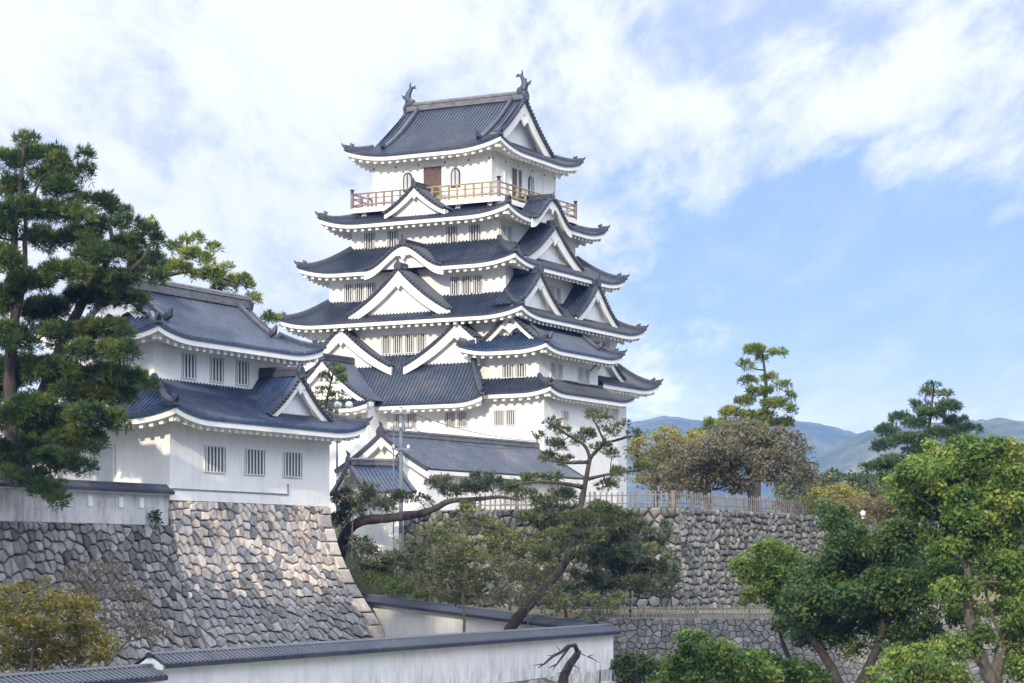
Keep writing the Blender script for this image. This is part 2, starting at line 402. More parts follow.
def beads(orn, path, r, step):
    path = [Vector(p) for p in path]; acc = 0.0
    for a, b_ in zip(path, path[1:]):
        l = (b_ - a).length; n = 0; pos = acc
        while pos < l:
            q = a + (b_ - a) * (pos / l); orn.blob(q, (r, r, r), 6, 4); pos += step
        acc = pos - l
def ridge_beam(mb, a, b_, w=0.28, h=0.62):
    sec = [(-w, -0.1), (-w * 0.9, h * 0.55), (-w * 1.1, h * 0.60), (-w * 0.9, h * 0.66), (-w * 0.8, h * 0.9), (-w * 0.35, h * 1.05), (w * 0.35, h * 1.05), (w * 0.8, h * 0.9), (w * 0.9, h * 0.66), (w * 1.1, h * 0.60), (w * 0.9, h * 0.55), (w, -0.1)]
    mb.sweep([a, b_], sec)
def irimoya(parent, c, hx, hy, ze, zr, gx, ang=0.0, L=0.6, Lc=4.0, over=1.5, tilemat='tile', gables=(1, 1), rise_ridge=0.62, barge=0.75, ends=(1, 1), skirt_v=1.0):
    """hip-and-gable roof, ridge along its own x axis; gx = half length of the ridge to the gable face, centre c, turned by ang"""
    T = TF(ang, (c[0], c[1], 0)); tile, white, rid, wal = MB(T), MB(T), MB(T), []
    rect = (-hx, hx, -hy, hy); GG = lambda v: 0.60 * v + 0.40 * v * v
    zs = lambda d: ze + (zr - ze) * GG(min(1.0, d / hy)); later = []
    hd = hx - gx                                       # depth of the end skirts
    for sg, sd in ((-1, 'S'), (1, 'N')):
        fm, p0, p1 = side_map(sd, rect); rows = []
        for p, h in cols(p0, p1):
            ap = abs(p); dm = hy if ap <= gx else max(0.0, (hx - ap) / hd * hd); r = []
            for j in range(11):
                d = dm * j / 10
                r.append((*fm(p, d), zs(d) + lift_f(L, p, p0, p1, Lc) * (1 - d / hy) ** 2.5 + (h if dm > 0.05 else 0)))
            rows.append(r)
        tile.grid(rows)
        eave(tile, white, sd, rect, ze, over, L, Lc)
    gw = gx - 0.75
    for sg, sd in ((1, 'E'), (-1, 'W')):
        fm, p0, p1 = side_map(sd, rect); rows = []
        for p, h in cols(p0, p1):
            dm = max(0.0, min(hx - gw, hy - abs(p))); r = []
            for j in range(7):
                d = dm * j / 6
                r.append((*fm(p, d), zs(d) + lift_f(L, p, p0, p1, Lc) * (1 - d / hy) ** 2.5 + (h if dm > 0.05 else 0)))
            rows.append(r)
        tile.grid(rows)
        eave(tile, white, sd, rect, ze, over, L, Lc)
        for s2 in (-1, 1):
            pts = []
            for j in range(9):
                d = hd * (1 - j / 8)
                pts.append((sg * (hx - d), s2 * (hy - d), zs(d) + L * max(0, 1 - d / Lc) ** 2.3 * (1 - d / hy) ** 2.5 + 0.04))
            hm_ = MB(T); hip(hm_, pts); later.append((hm_, 'hip_ridge', 'ornament'))
            # descending ridge beside the gable, verge tiles and bargeboard
            ds = [hd * 0.9 + (hy - hd * 0.9) * j / 10 for j in range(11)]
            path = [(sg * (gx - 0.95), s2 * (hy - d), zs(d) + 0.05) for d in ds][::-1]
            dm_ = MB(T); dm_.sweep(path, SEC_HIP, [0.9] * len(path))
            e = Vector(path[-1]); dr = Vector((0, s2, 0)); later.append((dm_, 'descending_ridge', 'ornament'))
            dm_.sweep([e + Vector((0, 0, 0.2)), e + dr * 0.22 + Vector((0, 0, 0.3)), e + dr * 0.4 + Vector((0, 0, 0.62))], [(-0.15, -0.2), (-0.15, 0.12), (0.15, 0.12), (0.15, -0.2)], [1, 0.9, 0.3])
            orn = MB(T); later.append((orn, 'verge_tiles', 'ornament')); vp = [(sg * (gx + 0.02), s2 * (hy - d), zs(d) + 0.02) for d in ds]
            orn.sweep(vp[::-1], [(-0.12, -0.16), (-0.12, 0.08), (0.12, 0.08), (0.12, -0.16)])
            beads(orn, [(sg * (gx + 0.16), y, z - 0.02) for _, y, z in vp], 0.12, 0.33)
            top = [(s2 * (hy - d), zs(d) - 0.13) for d in ds]
            bot = [(y, z - barge * (0.72 + 0.28 * k / 10)) for k, (y, z) in enumerate(top)]
            for xa in (gx - 0.02,):
                ring = [[(sg * xa, y, z) for (y, z) in (a, b_)] + [(sg * (xa - 0.16), y, z) for (y, z) in (b_, a)] for a, b_ in zip(top, bot)]
                white.loft(ring)
                ring2 = [[(sg * (xa - 0.24), y, z + 0.02), (sg * (xa - 0.24), y, z - 0.40), (sg * (gw), y, z - 0.40), (sg * (gw), y, z + 0.02)] for (y, z) in top]
                white.loft(ring2)
        if gables[0 if sg > 0 else 1]:
            ds = [hd * 0.9 + (hy - hd * 0.9) * j / 8 for j in range(9)]
            up_ = [(-(hy - d), zs(d) - 0.2) for d in ds] + [((hy - d), zs(d) - 0.2) for d in ds[::-1][1:]]
            base = zs(hd * 0.75) - 0.3
            wal.append(MB(T)); wal[-1].loft([[(sg * q, y, max(z, base + 0.01)) for y, z in up_] + [(sg * q, hy - hd * 0.9, base), (sg * q, -(hy - hd * 0.9), base)] for q in (gw, gw - 0.2)])
            g = [(-0.5, 0.0), (-0.62, -0.3), (-0.3, -0.42), (0, -0.72), (0.3, -0.42), (0.62, -0.3), (0.5, 0.0)]
            za = zr - 0.45 - barge * 0.9
            white.loft([[(sg * q, y, za + z) for y, z in g] for q in (gx + 0.03, gx - 0.1)])
    ridge_beam(rid, (-gx - 0.05, 0, zr), (gx + 0.05, 0, zr), 0.27, rise_ridge)
    for sg in (1, -1):
        om_ = MB(T); onigawara(om_, (sg * (gx + 0.05), 0, zr + 0.15), (sg, 0, 0), 1.0); later.append((om_, 'ridge_end_tile', 'ornament'))
    rf = tile.build('roof', tilemat, parent)
    white.build('eaves', 'trim', rf); rid.build('ridge', 'ridge', rf)
    for mb_, nm_, mt_ in later: mb_.build(nm_, mt_, rf)
    for mb_ in wal: mb_.build('gable_wall', 'plaster', rf)
    return rf
def dormer(parent, c, ang, w, za, zb, depth, kind='tri', tilemat='tile', barge=0.62, wall_z=None, name='gable', oni=0.75, ridge_h=0.36, curve=0.36, over=0.45, tr=1.0):
    """gable whose face looks along its own -y; c = (x, y) of the face centre in the building's frame"""
    T = TF(ang, (c[0], c[1], 0)); tile, white, orn, wal, rid = MB(T), MB(T), MB(T), MB(T), MB(T)
    if kind == 'tri':
        zf = lambda t: za - (za - zb) * ((1 + curve) * t - curve * t * t)          # t = |x| / w, steep at the apex
        nx = 9
    else:
        zf = lambda t: zb + (za - zb) * (0.5 + 0.5 * math.cos(math.pi * min(1, t) ** 0.92)); nx = 18
    xs = [-1 + i / nx for i in range(2 * nx + 1) if -1 + i / nx <= tr + 1e-6]
    ys = cols(-over, depth, 0.30)
    for half in (-1, 1):
        rows = []
        for y, h in ys:
            rows.append([(half * w * i / nx, y, zf(i / nx) + h) for i in range(nx + 1) if half < 0 or i / nx <= tr + 1e-6])
        tile.grid(rows)
    prof = [(w * t, zf(abs(t))) for t in xs]
    orn.sweep([(x, -over - 0.0, z + 0.01) for x, z in prof], [(-0.11, -0.14), (-0.11, 0.08), (0.11, 0.08), (0.11, -0.14)])
    beads(orn, [(x, -over - 0.13, z - 0.01) for x, z in prof], 0.105, 0.30)
    def bd(t): return barge * ((1.05 - 0.35 * abs(t)) if kind == 'tri' else (0.9 + 0.25 * abs(t)))
    white.loft([[(x, -over + 0.02, z - 0.10), (x, -over + 0.02, z - 0.10 - bd(x / w)), (x, -over + 0.16, z - 0.10 - bd(x / w)), (x, -over + 0.16, z - 0.10)] for x, z in prof])
    white.loft([[(x * 0.985, -over + 0.2, z - 0.12), (x * 0.985, -over + 0.2, z - 0.12 - bd(x / w) * 0.72), (x * 0.985, 0.2, z - 0.12 - bd(x / w) * 0.55), (x * 0.985, 0.2, z - 0.12)] for x, z in prof])
    wb = zb - 0.5 if wall_z is None else wall_z
    ring = [(x, max(z - 0.18, wb + 0.01)) for x, z in prof if abs(x) <= w * 0.985] + [(w * 0.97 * min(1, tr), wb), (-w * 0.97, wb)]
    wal.loft([[(x, y, z) for x, z in ring] for y in (0.03, 0.28)])
    gs = 0.30 + 0.085 * w; za2 = za - 0.10 - barge * 0.85
    g = [(-0.55, 0.05), (-0.95, -0.18), (-0.8, -0.42), (-0.38, -0.36), (-0.25, -0.62), (0, -0.95), (0.25, -0.62), (0.38, -0.36), (0.8, -0.42), (0.95, -0.18), (0.55, 0.05)]
    white.loft([[(a * gs, y, za2 + b_ * gs) for a, b_ in g] for y in (-over - 0.02, -over + 0.13)])
    ridge_beam(rid, (0, -over + 0.1, za + 0.02), (0, depth, za + 0.02), 0.20, ridge_h)
    onigawara(orn, (0, -over - 0.02, za + 0.12), (0, -1, 0), oni)
    g_ = wal.build(name, 'plaster', parent)
    tile.build('gable_roof', tilemat, g_); white.build('bargeboard', 'trim', g_); orn.build('verge_tiles', 'ornament', g_); rid.build('ridge', 'ornament', g_)
    return g_
def window(parent, side, p, plane, z0, z1, w, nb=4, pane='pane', name='window', bars='bars', frame=0.05):
    """barred window on a wall; side S faces -y at y=plane, side E faces +x at x=plane"""
    T = TF(0, (p, plane, 0)) if side == 'S' else TF(R(90), (plane, p, 0))
    a, b_ = MB(T), MB(T); h = w / 2
    a.box(-h, h, -0.035, 0.05, z0, z1)
    o = a.build(name, pane, parent)
    if frame:
        f = frame
        b_.box(-h - f, h + f, -0.075, 0.03, z1, z1 + f); b_.box(-h - f, h + f, -0.085, 0.03, z0 - f, z0)
        b_.box(-h - f, -h, -0.07, 0.03, z0, z1); b_.box(h, h + f, -0.07, 0.03, z0, z1)
    pitch = w / nb
    for i in range(nb):
        if nb < 2: break
        x = -h + pitch * (i + 0.5); q = pitch * 0.19
        b_.box(x - q, x + q, -0.066, -0.036, z0, z1)
    b_.build('bars', bars, o); return o
def walls(parent, x0, x1, y0, y1, z0, z1, mat='plaster', name='wall'):
    m_ = MB(); m_.box(x0, x1, y0, y1, z0, z1); return m_.build(name, mat, parent)

# ------------------------------------------------------------------ setting: ground, hills, haze
KC = Vector((-3.46, 166.7, 0)); TC = Vector((-16.8, 110.0, 0))     # keep centre, turret corner
def sm(a, b_, x):
    t_ = np.clip((x - a) / (b_ - a), 0, 1); return t_ * t_ * (3 - 2 * t_)
def ground_h(x, y):
    rx, ry = x - TC.x, y - TC.y
    d = rx * AX.x + ry * AX.y; s = rx * AY.x + ry * AY.y
    h = np.full_like(x, 2.2)
    # inner strip between the front wall and the turret
    h = np.maximum(h, 2.2 + 1.2 * sm(20, 10, d) * sm(-60, -40, s) * sm(80, 60, s))
    # lower terrace, retained by the low wall at y = 107
    e = (x + 9.5) * 0.862 + (y - 128.0) * 0.506          # beyond the climbing wall
    terr = np.maximum(sm(0.3, 1.5, e) * sm(107.2, 108.2, y), 0) * sm(90, 70, x) * sm(-0.5, 0.5, y - 100)
    h = np.maximum(h, 2.2 + 3.35 * terr * sm(12.5, 14.5, s))
    notch = np.maximum(sm(0.3, 1.8, e), sm(0.6, -0.6, d)) * sm(14.4, 15.2, s) * sm(22, 12, d)
    h = np.maximum(h, notch * (4.4 + 4.8 * sm(5, -6, d) + 0.8 * sm(16, 24, s)))
    m1 = sm(-0.4, -1.8, d) * sm(13.6, 12.0, s) * sm(-45, -40, s)
    m2 = sm(16.0, 14.5, d) * sm(24.8, 26.3, s) * sm(46.5, 44.5, s)
    m3 = sm(-1.0, -3.0, d) * sm(24.8, 26.3, s) * sm(110, 100, s)
    h = np.maximum(h, 2.2 + 6.6 * sm(46.0, 50.0, s) * sm(60, 40, d) * sm(180, 150, s))     # higher ground beyond the bastion
    m4 = sm(-12.0, -16.0, d) * sm(-45, -40, s) * sm(110, 100, s)
    mm = np.maximum.reduce([m1, m2, m3, m4])
    h = np.maximum(h, h * (1 - mm) + 11.15 * mm)
    return h
def axis_pts(lo, hi, step, far):
    a = list(np.arange(lo, hi + 1e-6, step)); q = step; e = hi; out = []
    while e < far: q *= 1.45; e += q; out.append(min(e, far))
    e = lo; q = step; pre = []
    while e > -far: q *= 1.45; e -= q; pre.append(max(e, -far))
    return np.array(pre[::-1] + a + out)
gx_, gy_ = axis_pts(-60, 70, 0.9, 7000), axis_pts(30, 215, 0.9, 7000)
XX, YY = np.meshgrid(gx_, gy_)
rng = np.random.default_rng(3)
ZZ = ground_h(XX, YY) + np.where((np.abs(XX) < 75) & (YY > 25) & (YY < 220), rng.normal(0, 0.05, XX.shape), 0)
def grid_obj(name, X, Y, Z, mat, smooth=True):
    ny, nx = X.shape
    v = np.stack([X, Y, Z], -1).reshape(-1, 3)
    i = np.arange(ny * nx).reshape(ny, nx)
    f = np.stack([i[:-1, :-1], i[:-1, 1:], i[1:, 1:], i[1:, :-1]], -1).reshape(-1, 4)
    return fast_mesh(name, v, f, mat, smooth)
def fast_mesh(name, v, f, mat, smooth=False, tint=None, parent=None, off=None):
    v = np.asarray(v, np.float32); f = np.asarray(f, np.int32); n, k = f.shape
    if off is not None: v = v - np.asarray(off, np.float32)
    me = bpy.data.meshes.new(name)
    me.vertices.add(len(v)); me.vertices.foreach_set('co', v.ravel())
    me.loops.add(n * k); me.loops.foreach_set('vertex_index', f.ravel())
    me.polygons.add(n); me.polygons.foreach_set('loop_start', np.arange(0, n * k, k, dtype=np.int32))
    me.update(calc_edges=True)
    if smooth: me.polygons.foreach_set('use_smooth', np.ones(n, bool))
    if tint is not None:
        a = me.attributes.new('tint', 'FLOAT_COLOR', 'POINT')
        c = np.ones((len(v), 4), np.float32); c[:, :3] = tint; a.data.foreach_set('color', c.ravel())
    me.materials.append(M[mat])
    o = bpy.data.objects.new(name, me); COL.objects.link(o)
    if parent is not None: o.parent = parent
    return o
tag(grid_obj('ground', XX, YY, ZZ, 'ground'), kind='structure')

def vnoise(x, y, seed, octaves=5, rough=0.5):
    out = np.zeros_like(x); amp = 1.0; tot = 0; r = np.random.default_rng(seed)
    for o_ in range(octaves):
        tab = r.random((64, 64)); fx = x * 2 ** o_; fy = y * 2 ** o_
        ix = np.floor(fx).astype(int); iy = np.floor(fy).astype(int); tx = fx - ix; ty = fy - iy
        tx = tx * tx * (3 - 2 * tx); ty = ty * ty * (3 - 2 * ty)
        g = lambda a, b_: tab[(ix + a) % 64, (iy + b_) % 64]
        out += amp * (g(0, 0) * (1 - tx) * (1 - ty) + g(1, 0) * tx * (1 - ty) + g(0, 1) * (1 - tx) * ty + g(1, 1) * tx * ty)
        tot += amp; amp *= rough
    return out / tot
def hill(name, D, depth, prof, seed, step, amp):
    """a range of hills; prof = [(x at the ridge, crest height)], ridge at distance D"""
    xs = np.arange(prof[0][0], prof[-1][0], step); ys = np.arange(D - depth, D + depth, step)
    X, Y = np.meshgrid(xs, ys)
    crest = np.interp(X, [p[0] for p in prof], [p[1] for p in prof])
    bell = np.cos(np.clip((Y - D) / depth, -1, 1) * math.pi / 2) ** 1.3
    spur = vnoise(X / 260, Y / 420, seed, 4)
    fall = np.clip(bell + (spur - 0.5) * 0.9 * bell * (1 - bell) * 1.6, 0, 1.05)
    Z = 2.0 + (crest) * fall + (vnoise(X / 22, Y / 22, seed + 1, 3, 0.6) - 0.5) * amp * np.clip(fall * 4, 0, 1) - 3.0 * (bell < 0.02)
    tag(grid_obj(name, X, Y, Z, 'hill'), kind='structure')
# far range
hx = lambda px, D: (px - 512.0) * D / FPX
hz = lambda py, D: (HOR - py) * D / FPX + CAMZ
D1 = 3000
hill('hills', D1, 700, [(-1500, 60), (-500, 120), (hx(560, D1), hz(440, D1)), (hx(640, D1), hz(424, D1)), (hx(660, D1), hz(419, D1)), (hx(700, D1), hz(424, D1)), (hx(760, D1), hz(420, D1)),
    (hx(800, D1), hz(425, D1)), (hx(830, D1), hz(431, D1)), (hx(862, D1), hz(439, D1)), (hx(900, D1), hz(448, D1)), (hx(1000, D1), hz(455, D1)), (1600, 90), (2400, 40)], 5, 9, 8)
D2 = 2000
hill('hills', D2, 520, [(hx(700, D2), 10), (hx(790, D2), hz(480, D2)), (hx(825, D2), hz(455, D2)), (hx(860, D2), hz(436, D2)), (hx(890, D2), hz(431, D2)), (hx(930, D2), hz(428, D2)),
    (hx(985, D2), hz(423, D2)), (hx(1030, D2), hz(427, D2)), (hx(1150, D2), hz(432, D2)), (1300, 60), (1700, 10)], 11, 6, 9)

hm = MB(); hm.box(-7100, 7100, -7100, 7100, 0.4, 260)
hz_o = hm.build('haze', 'plaster'); tag(hz_o, kind='stuff')
mh = bpy.data.materials.new('haze_air'); mh.use_nodes = True; th = mh.node_tree; th.nodes.clear()
oh = th.nodes.new('ShaderNodeOutputMaterial'); pv = th.nodes.new('ShaderNodeVolumePrincipled')
pv.inputs['Color'].default_value = (0.20, 0.39, 0.92, 1); pv.inputs['Density'].default_value = 0.00017; pv.inputs['Anisotropy'].default_value = 0.0
th.links.new(pv.outputs[0], oh.inputs['Volume']); hz_o.data.materials.clear(); hz_o.data.materials.append(mh)
SC.cycles.volume_bounces = 0

# ------------------------------------------------------------------ stone walls
def stone_wall(name, label, A, B, z0, z1, nrm, batter, seed, cell=0.62, power=1.7, end_batter=True, start_batter=False, palette=None, gap=0.035, relief=0.10, back=3.0, quoin=False, group=None, ref_top=None, end_mul=1.0, aspect=1.2, round_=0.80):
    """battered dry-stone wall from A to B (ground line at the top edge), face looking along nrm"""
    rnd = random.Random(seed); A = Vector((A[0], A[1], 0)); B = Vector((B[0], B[1], 0)); L = (B - A).length; al = (B - A).normalized(); nrm = Vector(nrm).normalized(); H = z1 - z0
    HR = (ref_top or z1) - z0
    off = lambda t_: batter * max(0.0, 1 - t_ / HR) ** power
    def pos(s_, t_, out):
        o_ = off(t_); e1 = o_ * end_mul if end_batter else 0; e0 = o_ if start_batter else 0
        q = -e0 + (L + e0 + e1) * s_ / L
        return A + al * q + nrm * (o_ + out) + Vector((0, 0, z0 + t_))
    pts = []; ch = cell / aspect; rows = max(2, round(H / ch)); ch = H / rows
    for r_ in range(-1, rows + 1):
        c0 = rnd.random() * cell; n = int(L / cell) + 2
        for i in range(-1, n + 1):
            k = 1.0 if r_ < rows * 0.8 else 1.0
            if rnd.random() < 0.09: continue
            pts.append((c0 + (i + rnd.uniform(-0.38, 0.38)) * cell, (r_ + 0.5 + rnd.uniform(-0.32, 0.32)) * ch))
            if rnd.random() < 0.10: pts.append((pts[-1][0] + rnd.uniform(0.3, 0.5) * cell, pts[-1][1] + rnd.uniform(-0.4, 0.4) * ch))
    qlim = L
    if quoin: qlim = L - 1.0
    pa = np.array(pts); V = []; F = []; C = []
    def stone(poly, col, rel):
        cx_ = sum(p[0] for p in poly) / len(poly); cy_ = sum(p[1] for p in poly) / len(poly)
        rr = sum(math.hypot(p[0] - cx_, p[1] - cy_) for p in poly) / len(poly)
        if rr < 0.05: return
        n = len(poly); base = len(V); tx, ty = rnd.uniform(-0.35, 0.35), rnd.uniform(-0.35, 0.35)
        for k, (sc, dz) in enumerate(((1 - gap * 0.4 / rr, -0.12), (1 - gap / rr, rel * 0.35), (1 - gap / rr - (1 - round_) * 0.5, rel * 0.85), (round_ - gap / rr, rel))):
            for x, y in poly:
                u, w = (x - cx_) * sc, (y - cy_) * sc
                V.append(pos(cx_ + u, min(max(cy_ + w, 0), H), dz + (0 if k == 0 else (u * tx + w * ty) * 0.35 + rnd.uniform(-0.012, 0.012)))); C.append(col)
        for k in range(3):
            for i in range(n):
                j = (i + 1) % n; F.append((base + k * n + i, base + k * n + j, base + (k + 1) * n + j, base + (k + 1) * n + i))
        V.append(pos(cx_, cy_, rel * 1.02 + rnd.uniform(-.01, .02))); C.append(col); ci = len(V) - 1
        for i in range(n): F.append((base + 3 * n + i, base + 3 * n + (i + 1) % n, ci, ci))
    for idx, (x, y) in enumerate(pts):
        if x < -cell or x > L + cell: continue
        dd = np.hypot(pa[:, 0] - x, (pa[:, 1] - y)); nb = np.argsort(dd)[1:22]
        poly = [(x - cell * 1.7, y - cell * 1.7), (x + cell * 1.7, y - cell * 1.7), (x + cell * 1.7, y + cell * 1.7), (x - cell * 1.7, y + cell * 1.7)]
        planes = [((pa[k, 0] + x) / 2, (pa[k, 1] + y) / 2, pa[k, 0] - x, pa[k, 1] - y) for k in nb] + [(0, 0, -1, 0), (qlim, 0, 1, 0), (0, 0, 0, -1), (0, H, 0, 1)]
        for mx_, my_, nx_, ny_ in planes:
            out = []
            for i in range(len(poly)):
                p, q = poly[i], poly[(i + 1) % len(poly)]
                dp = (p[0] - mx_) * nx_ + (p[1] - my_) * ny_; dq = (q[0] - mx_) * nx_ + (q[1] - my_) * ny_
                if dp <= 0: out.append(p)
                if dp * dq < 0:
                    tt = dp / (dp - dq); out.append((p[0] + (q[0] - p[0]) * tt, p[1] + (q[1] - p[1]) * tt))
            poly = out
            if len(poly) < 3: break
        if len(poly) < 3: continue
        # drop slivers of edges
        pl = [p for i, p in enumerate(poly) if math.hypot(p[0] - poly[i - 1][0], p[1] - poly[i - 1][1]) > 0.04]
        if len(pl) < 3: continue
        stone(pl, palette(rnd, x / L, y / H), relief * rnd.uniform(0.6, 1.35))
    if quoin:
        y = 0; k = 0
        while y < H - 0.2:
            h = min(rnd.uniform(0.62, 0.85), H - y); wq = 1.5 if k % 2 else 0.95
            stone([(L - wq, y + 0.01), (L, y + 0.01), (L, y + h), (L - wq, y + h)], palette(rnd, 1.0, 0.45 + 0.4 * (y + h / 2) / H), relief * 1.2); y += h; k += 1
    F4 = [f for f in F if f[2] != f[3]]; F3 = [f[:3] for f in F if f[2] == f[3]]
    base = A.lerp(B, 0.5) + Vector((0, 0, z0))
    root = wthing(name, label, 'stone wall', base, group)
    me = bpy.data.meshes.new('stones'); me.from_pydata([tuple(v - base) for v in V], [], F4 + F3)
    at = me.attributes.new('tint', 'FLOAT_COLOR', 'POINT'); at.data.foreach_set('color', np.array([(*c, 1) for c in C], np.float32).ravel())
    me.materials.append(M['stone']); ob = bpy.data.objects.new('stones', me); COL.objects.link(ob); ob.parent = root
    bk = MB(); rings = []
    for i in range(13):
        t_ = H * i / 12; a_, b_ = pos(0, t_, -0.09), pos(L, t_, -0.09)
        rings.append([a_, b_, B - nrm * back + al * (off(t_) * end_mul if end_batter else 0) + Vector((0, 0, z0 + t_)), A - nrm * back + Vector((0, 0, z0 + t_))])
    bk.loft(rings); bk.build('backing', 'joint', root)
    return root
def pal_sunlit_top(r_, s_, t_):  # sunlit upper and shaded lower stones painted into the stone colours
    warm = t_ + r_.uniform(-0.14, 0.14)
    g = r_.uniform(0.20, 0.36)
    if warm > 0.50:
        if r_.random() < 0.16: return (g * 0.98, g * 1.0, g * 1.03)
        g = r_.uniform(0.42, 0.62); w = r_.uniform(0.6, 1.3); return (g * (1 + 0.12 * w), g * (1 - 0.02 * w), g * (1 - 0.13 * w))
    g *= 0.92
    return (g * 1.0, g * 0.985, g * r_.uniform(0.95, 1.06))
def pal_grey(r_, s_, t_):
    g = r_.uniform(0.09, 0.24) * (1.0 if r_.random() > 0.12 else 0.6); w = r_.uniform(-0.5, 1.0)
    return (g * (1 + 0.06 * w), g, g * (1 - 0.07 * w))
def pal_dark(r_, s_, t_):
    g = r_.uniform(0.10, 0.26); w = r_.uniform(-0.2, 1.0); return (g * (1 + 0.06 * w), g, g * (1 - 0.08 * w))
def ts(s_, d_=0.0): return TC + AY * s_ + AX * d_
stone_wall('stone_wall', 'tall curving stone base under the two storey turret, coloured sunlit above and shaded below', ts(0), ts(14.5), 3.2, 11.2, AX, 2.55, 7, 0.54, end_mul=1.3, gap=0.05, palette=pal_sunlit_top, quoin=True, relief=0.12)
stone_wall('stone_wall', 'grey stone wall under the stained plaster wall at the left', ts(-34, -0.06), ts(0.10, -0.06), 3.2, 9.95, AX, 2.55, 8, 0.54, gap=0.05, palette=lambda r_, s_, t_: tuple(1.3 * c for c in pal_grey(r_, s_, t_)), end_batter=False, relief=0.12, ref_top=11.2)
BC = Vector((9.27, 123.6, 0)) - AX * 0.0
bs = lambda s_, d_=0.0: BC + AY * s_ + AX * d_
stone_wall('stone_wall', 'tall rough stone bastion topped by a wooden fence', bs(0), bs(22.0), 5.4, 11.2, AX, 0.75, 21, 0.46, palette=pal_grey, end_batter=False, start_batter=True, relief=0.17, gap=0.05, round_=0.62)
stone_wall('stone_wall', 'shaded stone bastion face behind the leaning pine and shrubs', bs(0, -19.0), bs(0), 5.2, 11.2, -AY, 0.75, 22, 0.58, palette=pal_dark, end_batter=True, relief=0.17, gap=0.05, round_=0.62)
stone_wall('stone_wall', 'low stone retaining wall below the bamboo fence', (3.9, 107.0), (46, 107.0), 2.2, 5.45, (0, -1, 0), 0.35, 23, 0.36, palette=lambda r_, s_, t_: tuple(0.09 + 0.55 * c for c in pal_grey(r_, s_, t_)), end_batter=False, relief=0.07, gap=0.010, round_=0.78)

# ------------------------------------------------------------------ castle keep
keep = thing('castle_keep', 'tall white five storey castle keep with curved dark tiled roofs and gables', 'castle', (KC.x, KC.y, 11.1), ROT)
walls(keep, -9.0, 9.0, -9.5, -8.0, 11.1, 20.0)
walls(keep, -9.0, 9.0, -8.0, 9.0, 11.1, 21.4)
walls(keep, -8.4, 8.4, -8.4, 8.4, 21.0, 25.3)
walls(keep, -7.3, 7.3, -7.3, 7.3, 25.2, 29.1)
walls(keep, -6.1, 6.1, -6.1, 6.1, 29.2, 32.8)
walls(keep, -4.93, 4.93, -4.93, 4.93, 32.9, 37.9)
sq = lambda h: (-h, h, -h, h)
# tiers from the lowest up
skirt(keep, (-10.9, 10.9, -10.9, 10.9), sq(8.4), 21.25, 23.1, sides='ENW', over=1.9, ends={'E': (0, 1), 'W': (0, 1)}, skip={'E': (-12, 0.9, True)})
skirt(keep, (-10.6, 7.6, -11.3, 9), (-8.4, 5.2, -8.4, 8), 19.25, 22.95, sides='S', over=1.8, ends={'S': (0, 1)}, L=0.45, Lc=2.4)
hp = MB(); hip(hp, [(5.2 + 2.4 * j / 6, -8.4 - 2.9 * j / 6, 19.29 + 3.7 * G(1 - j / 6) + 0.45 * (max(0, j / 6) ** 3.9)) for j in range(7)]); hp.build('hip_ridge', 'ornament', keep)
skirt(keep, sq(10.05), sq(7.3), 25.35, 27.15, over=1.65)
skirt(keep, sq(8.95), sq(6.1), 29.15, 31.1, over=1.65, skip={'S': (-2.7, 2.7, False)})
skirt(keep, sq(7.85), sq(4.93), 32.75, 33.95, over=1.75, skip={'E': (-3.9, 1.4, False)}, L=0.6)
top = irimoya(keep, (0, 0), 6.45, 6.45, 37.75, 42.25, 4.95, 0, L=0.65, Lc=4.2, over=1.52, rise_ridge=0.55, barge=1.0)
# gables on the south face and the east face
dormer(keep, (0.0, -7.1), 0, 2.5, 35.15, 33.35, 1.6, barge=0.52, oni=0.5, ridge_h=0.25)
dormer(keep, (-0.05, -8.6), 0, 3.25, 30.75, 29.15, 2.6, kind='kara', barge=0.56, oni=0.7, over=0.4, wall_z=29.1)
dormer(keep, (-0.05, -9.2), 0, 4.15, 29.0, 25.9, 2.0, barge=0.92)
dormer(keep, (-5.0, -8.95), 0, 4.2, 25.15, 22.15, 0.9, barge=0.85, wall_z=21.9)
dormer(keep, (4.6, -8.95), 0, 4.4, 25.1, 22.15, 0.9, barge=0.85, tr=0.34, wall_z=21.9)
E90 = R(90)
dormer(keep, (7.5, -1.25), E90, 3.1, 34.45, 32.75, 2.6, kind='kara', barge=0.55, oni=0.5, over=0.42, wall_z=32.7)
dormer(keep, (7.65, -1.2), E90, 4.5, 32.55, 29.85, 1.7, barge=0.88)
dormer(keep, (8.9, -6.0), E90, 3.45, 28.55, 25.98, 1.7, barge=0.78)
dormer(keep, (8.85, 3.4), E90, 3.5, 28.75, 26.02, 1.7, barge=0.78)
dormer(keep, (10.0, 2.3), E90, 3.3, 24.0, 21.8, 1.8, barge=0.55)
# wing on the south side
walls(keep, -7.6, -1.0, -12.2, -9.45, 11.1, 19.6)
dormer(keep, (-4.3, -12.5), 0, 3.9, 22.5, 19.45, 4.2, barge=0.6, wall_z=18.9, tilemat='tile_new')
skirt(keep, (-8.6, 0.0, -13.9, -11.0), (-7.5, -1.1, -12.25, -11.05), 19.0, 19.75, sides='S', over=1.4, L=0.3, Lc=2)
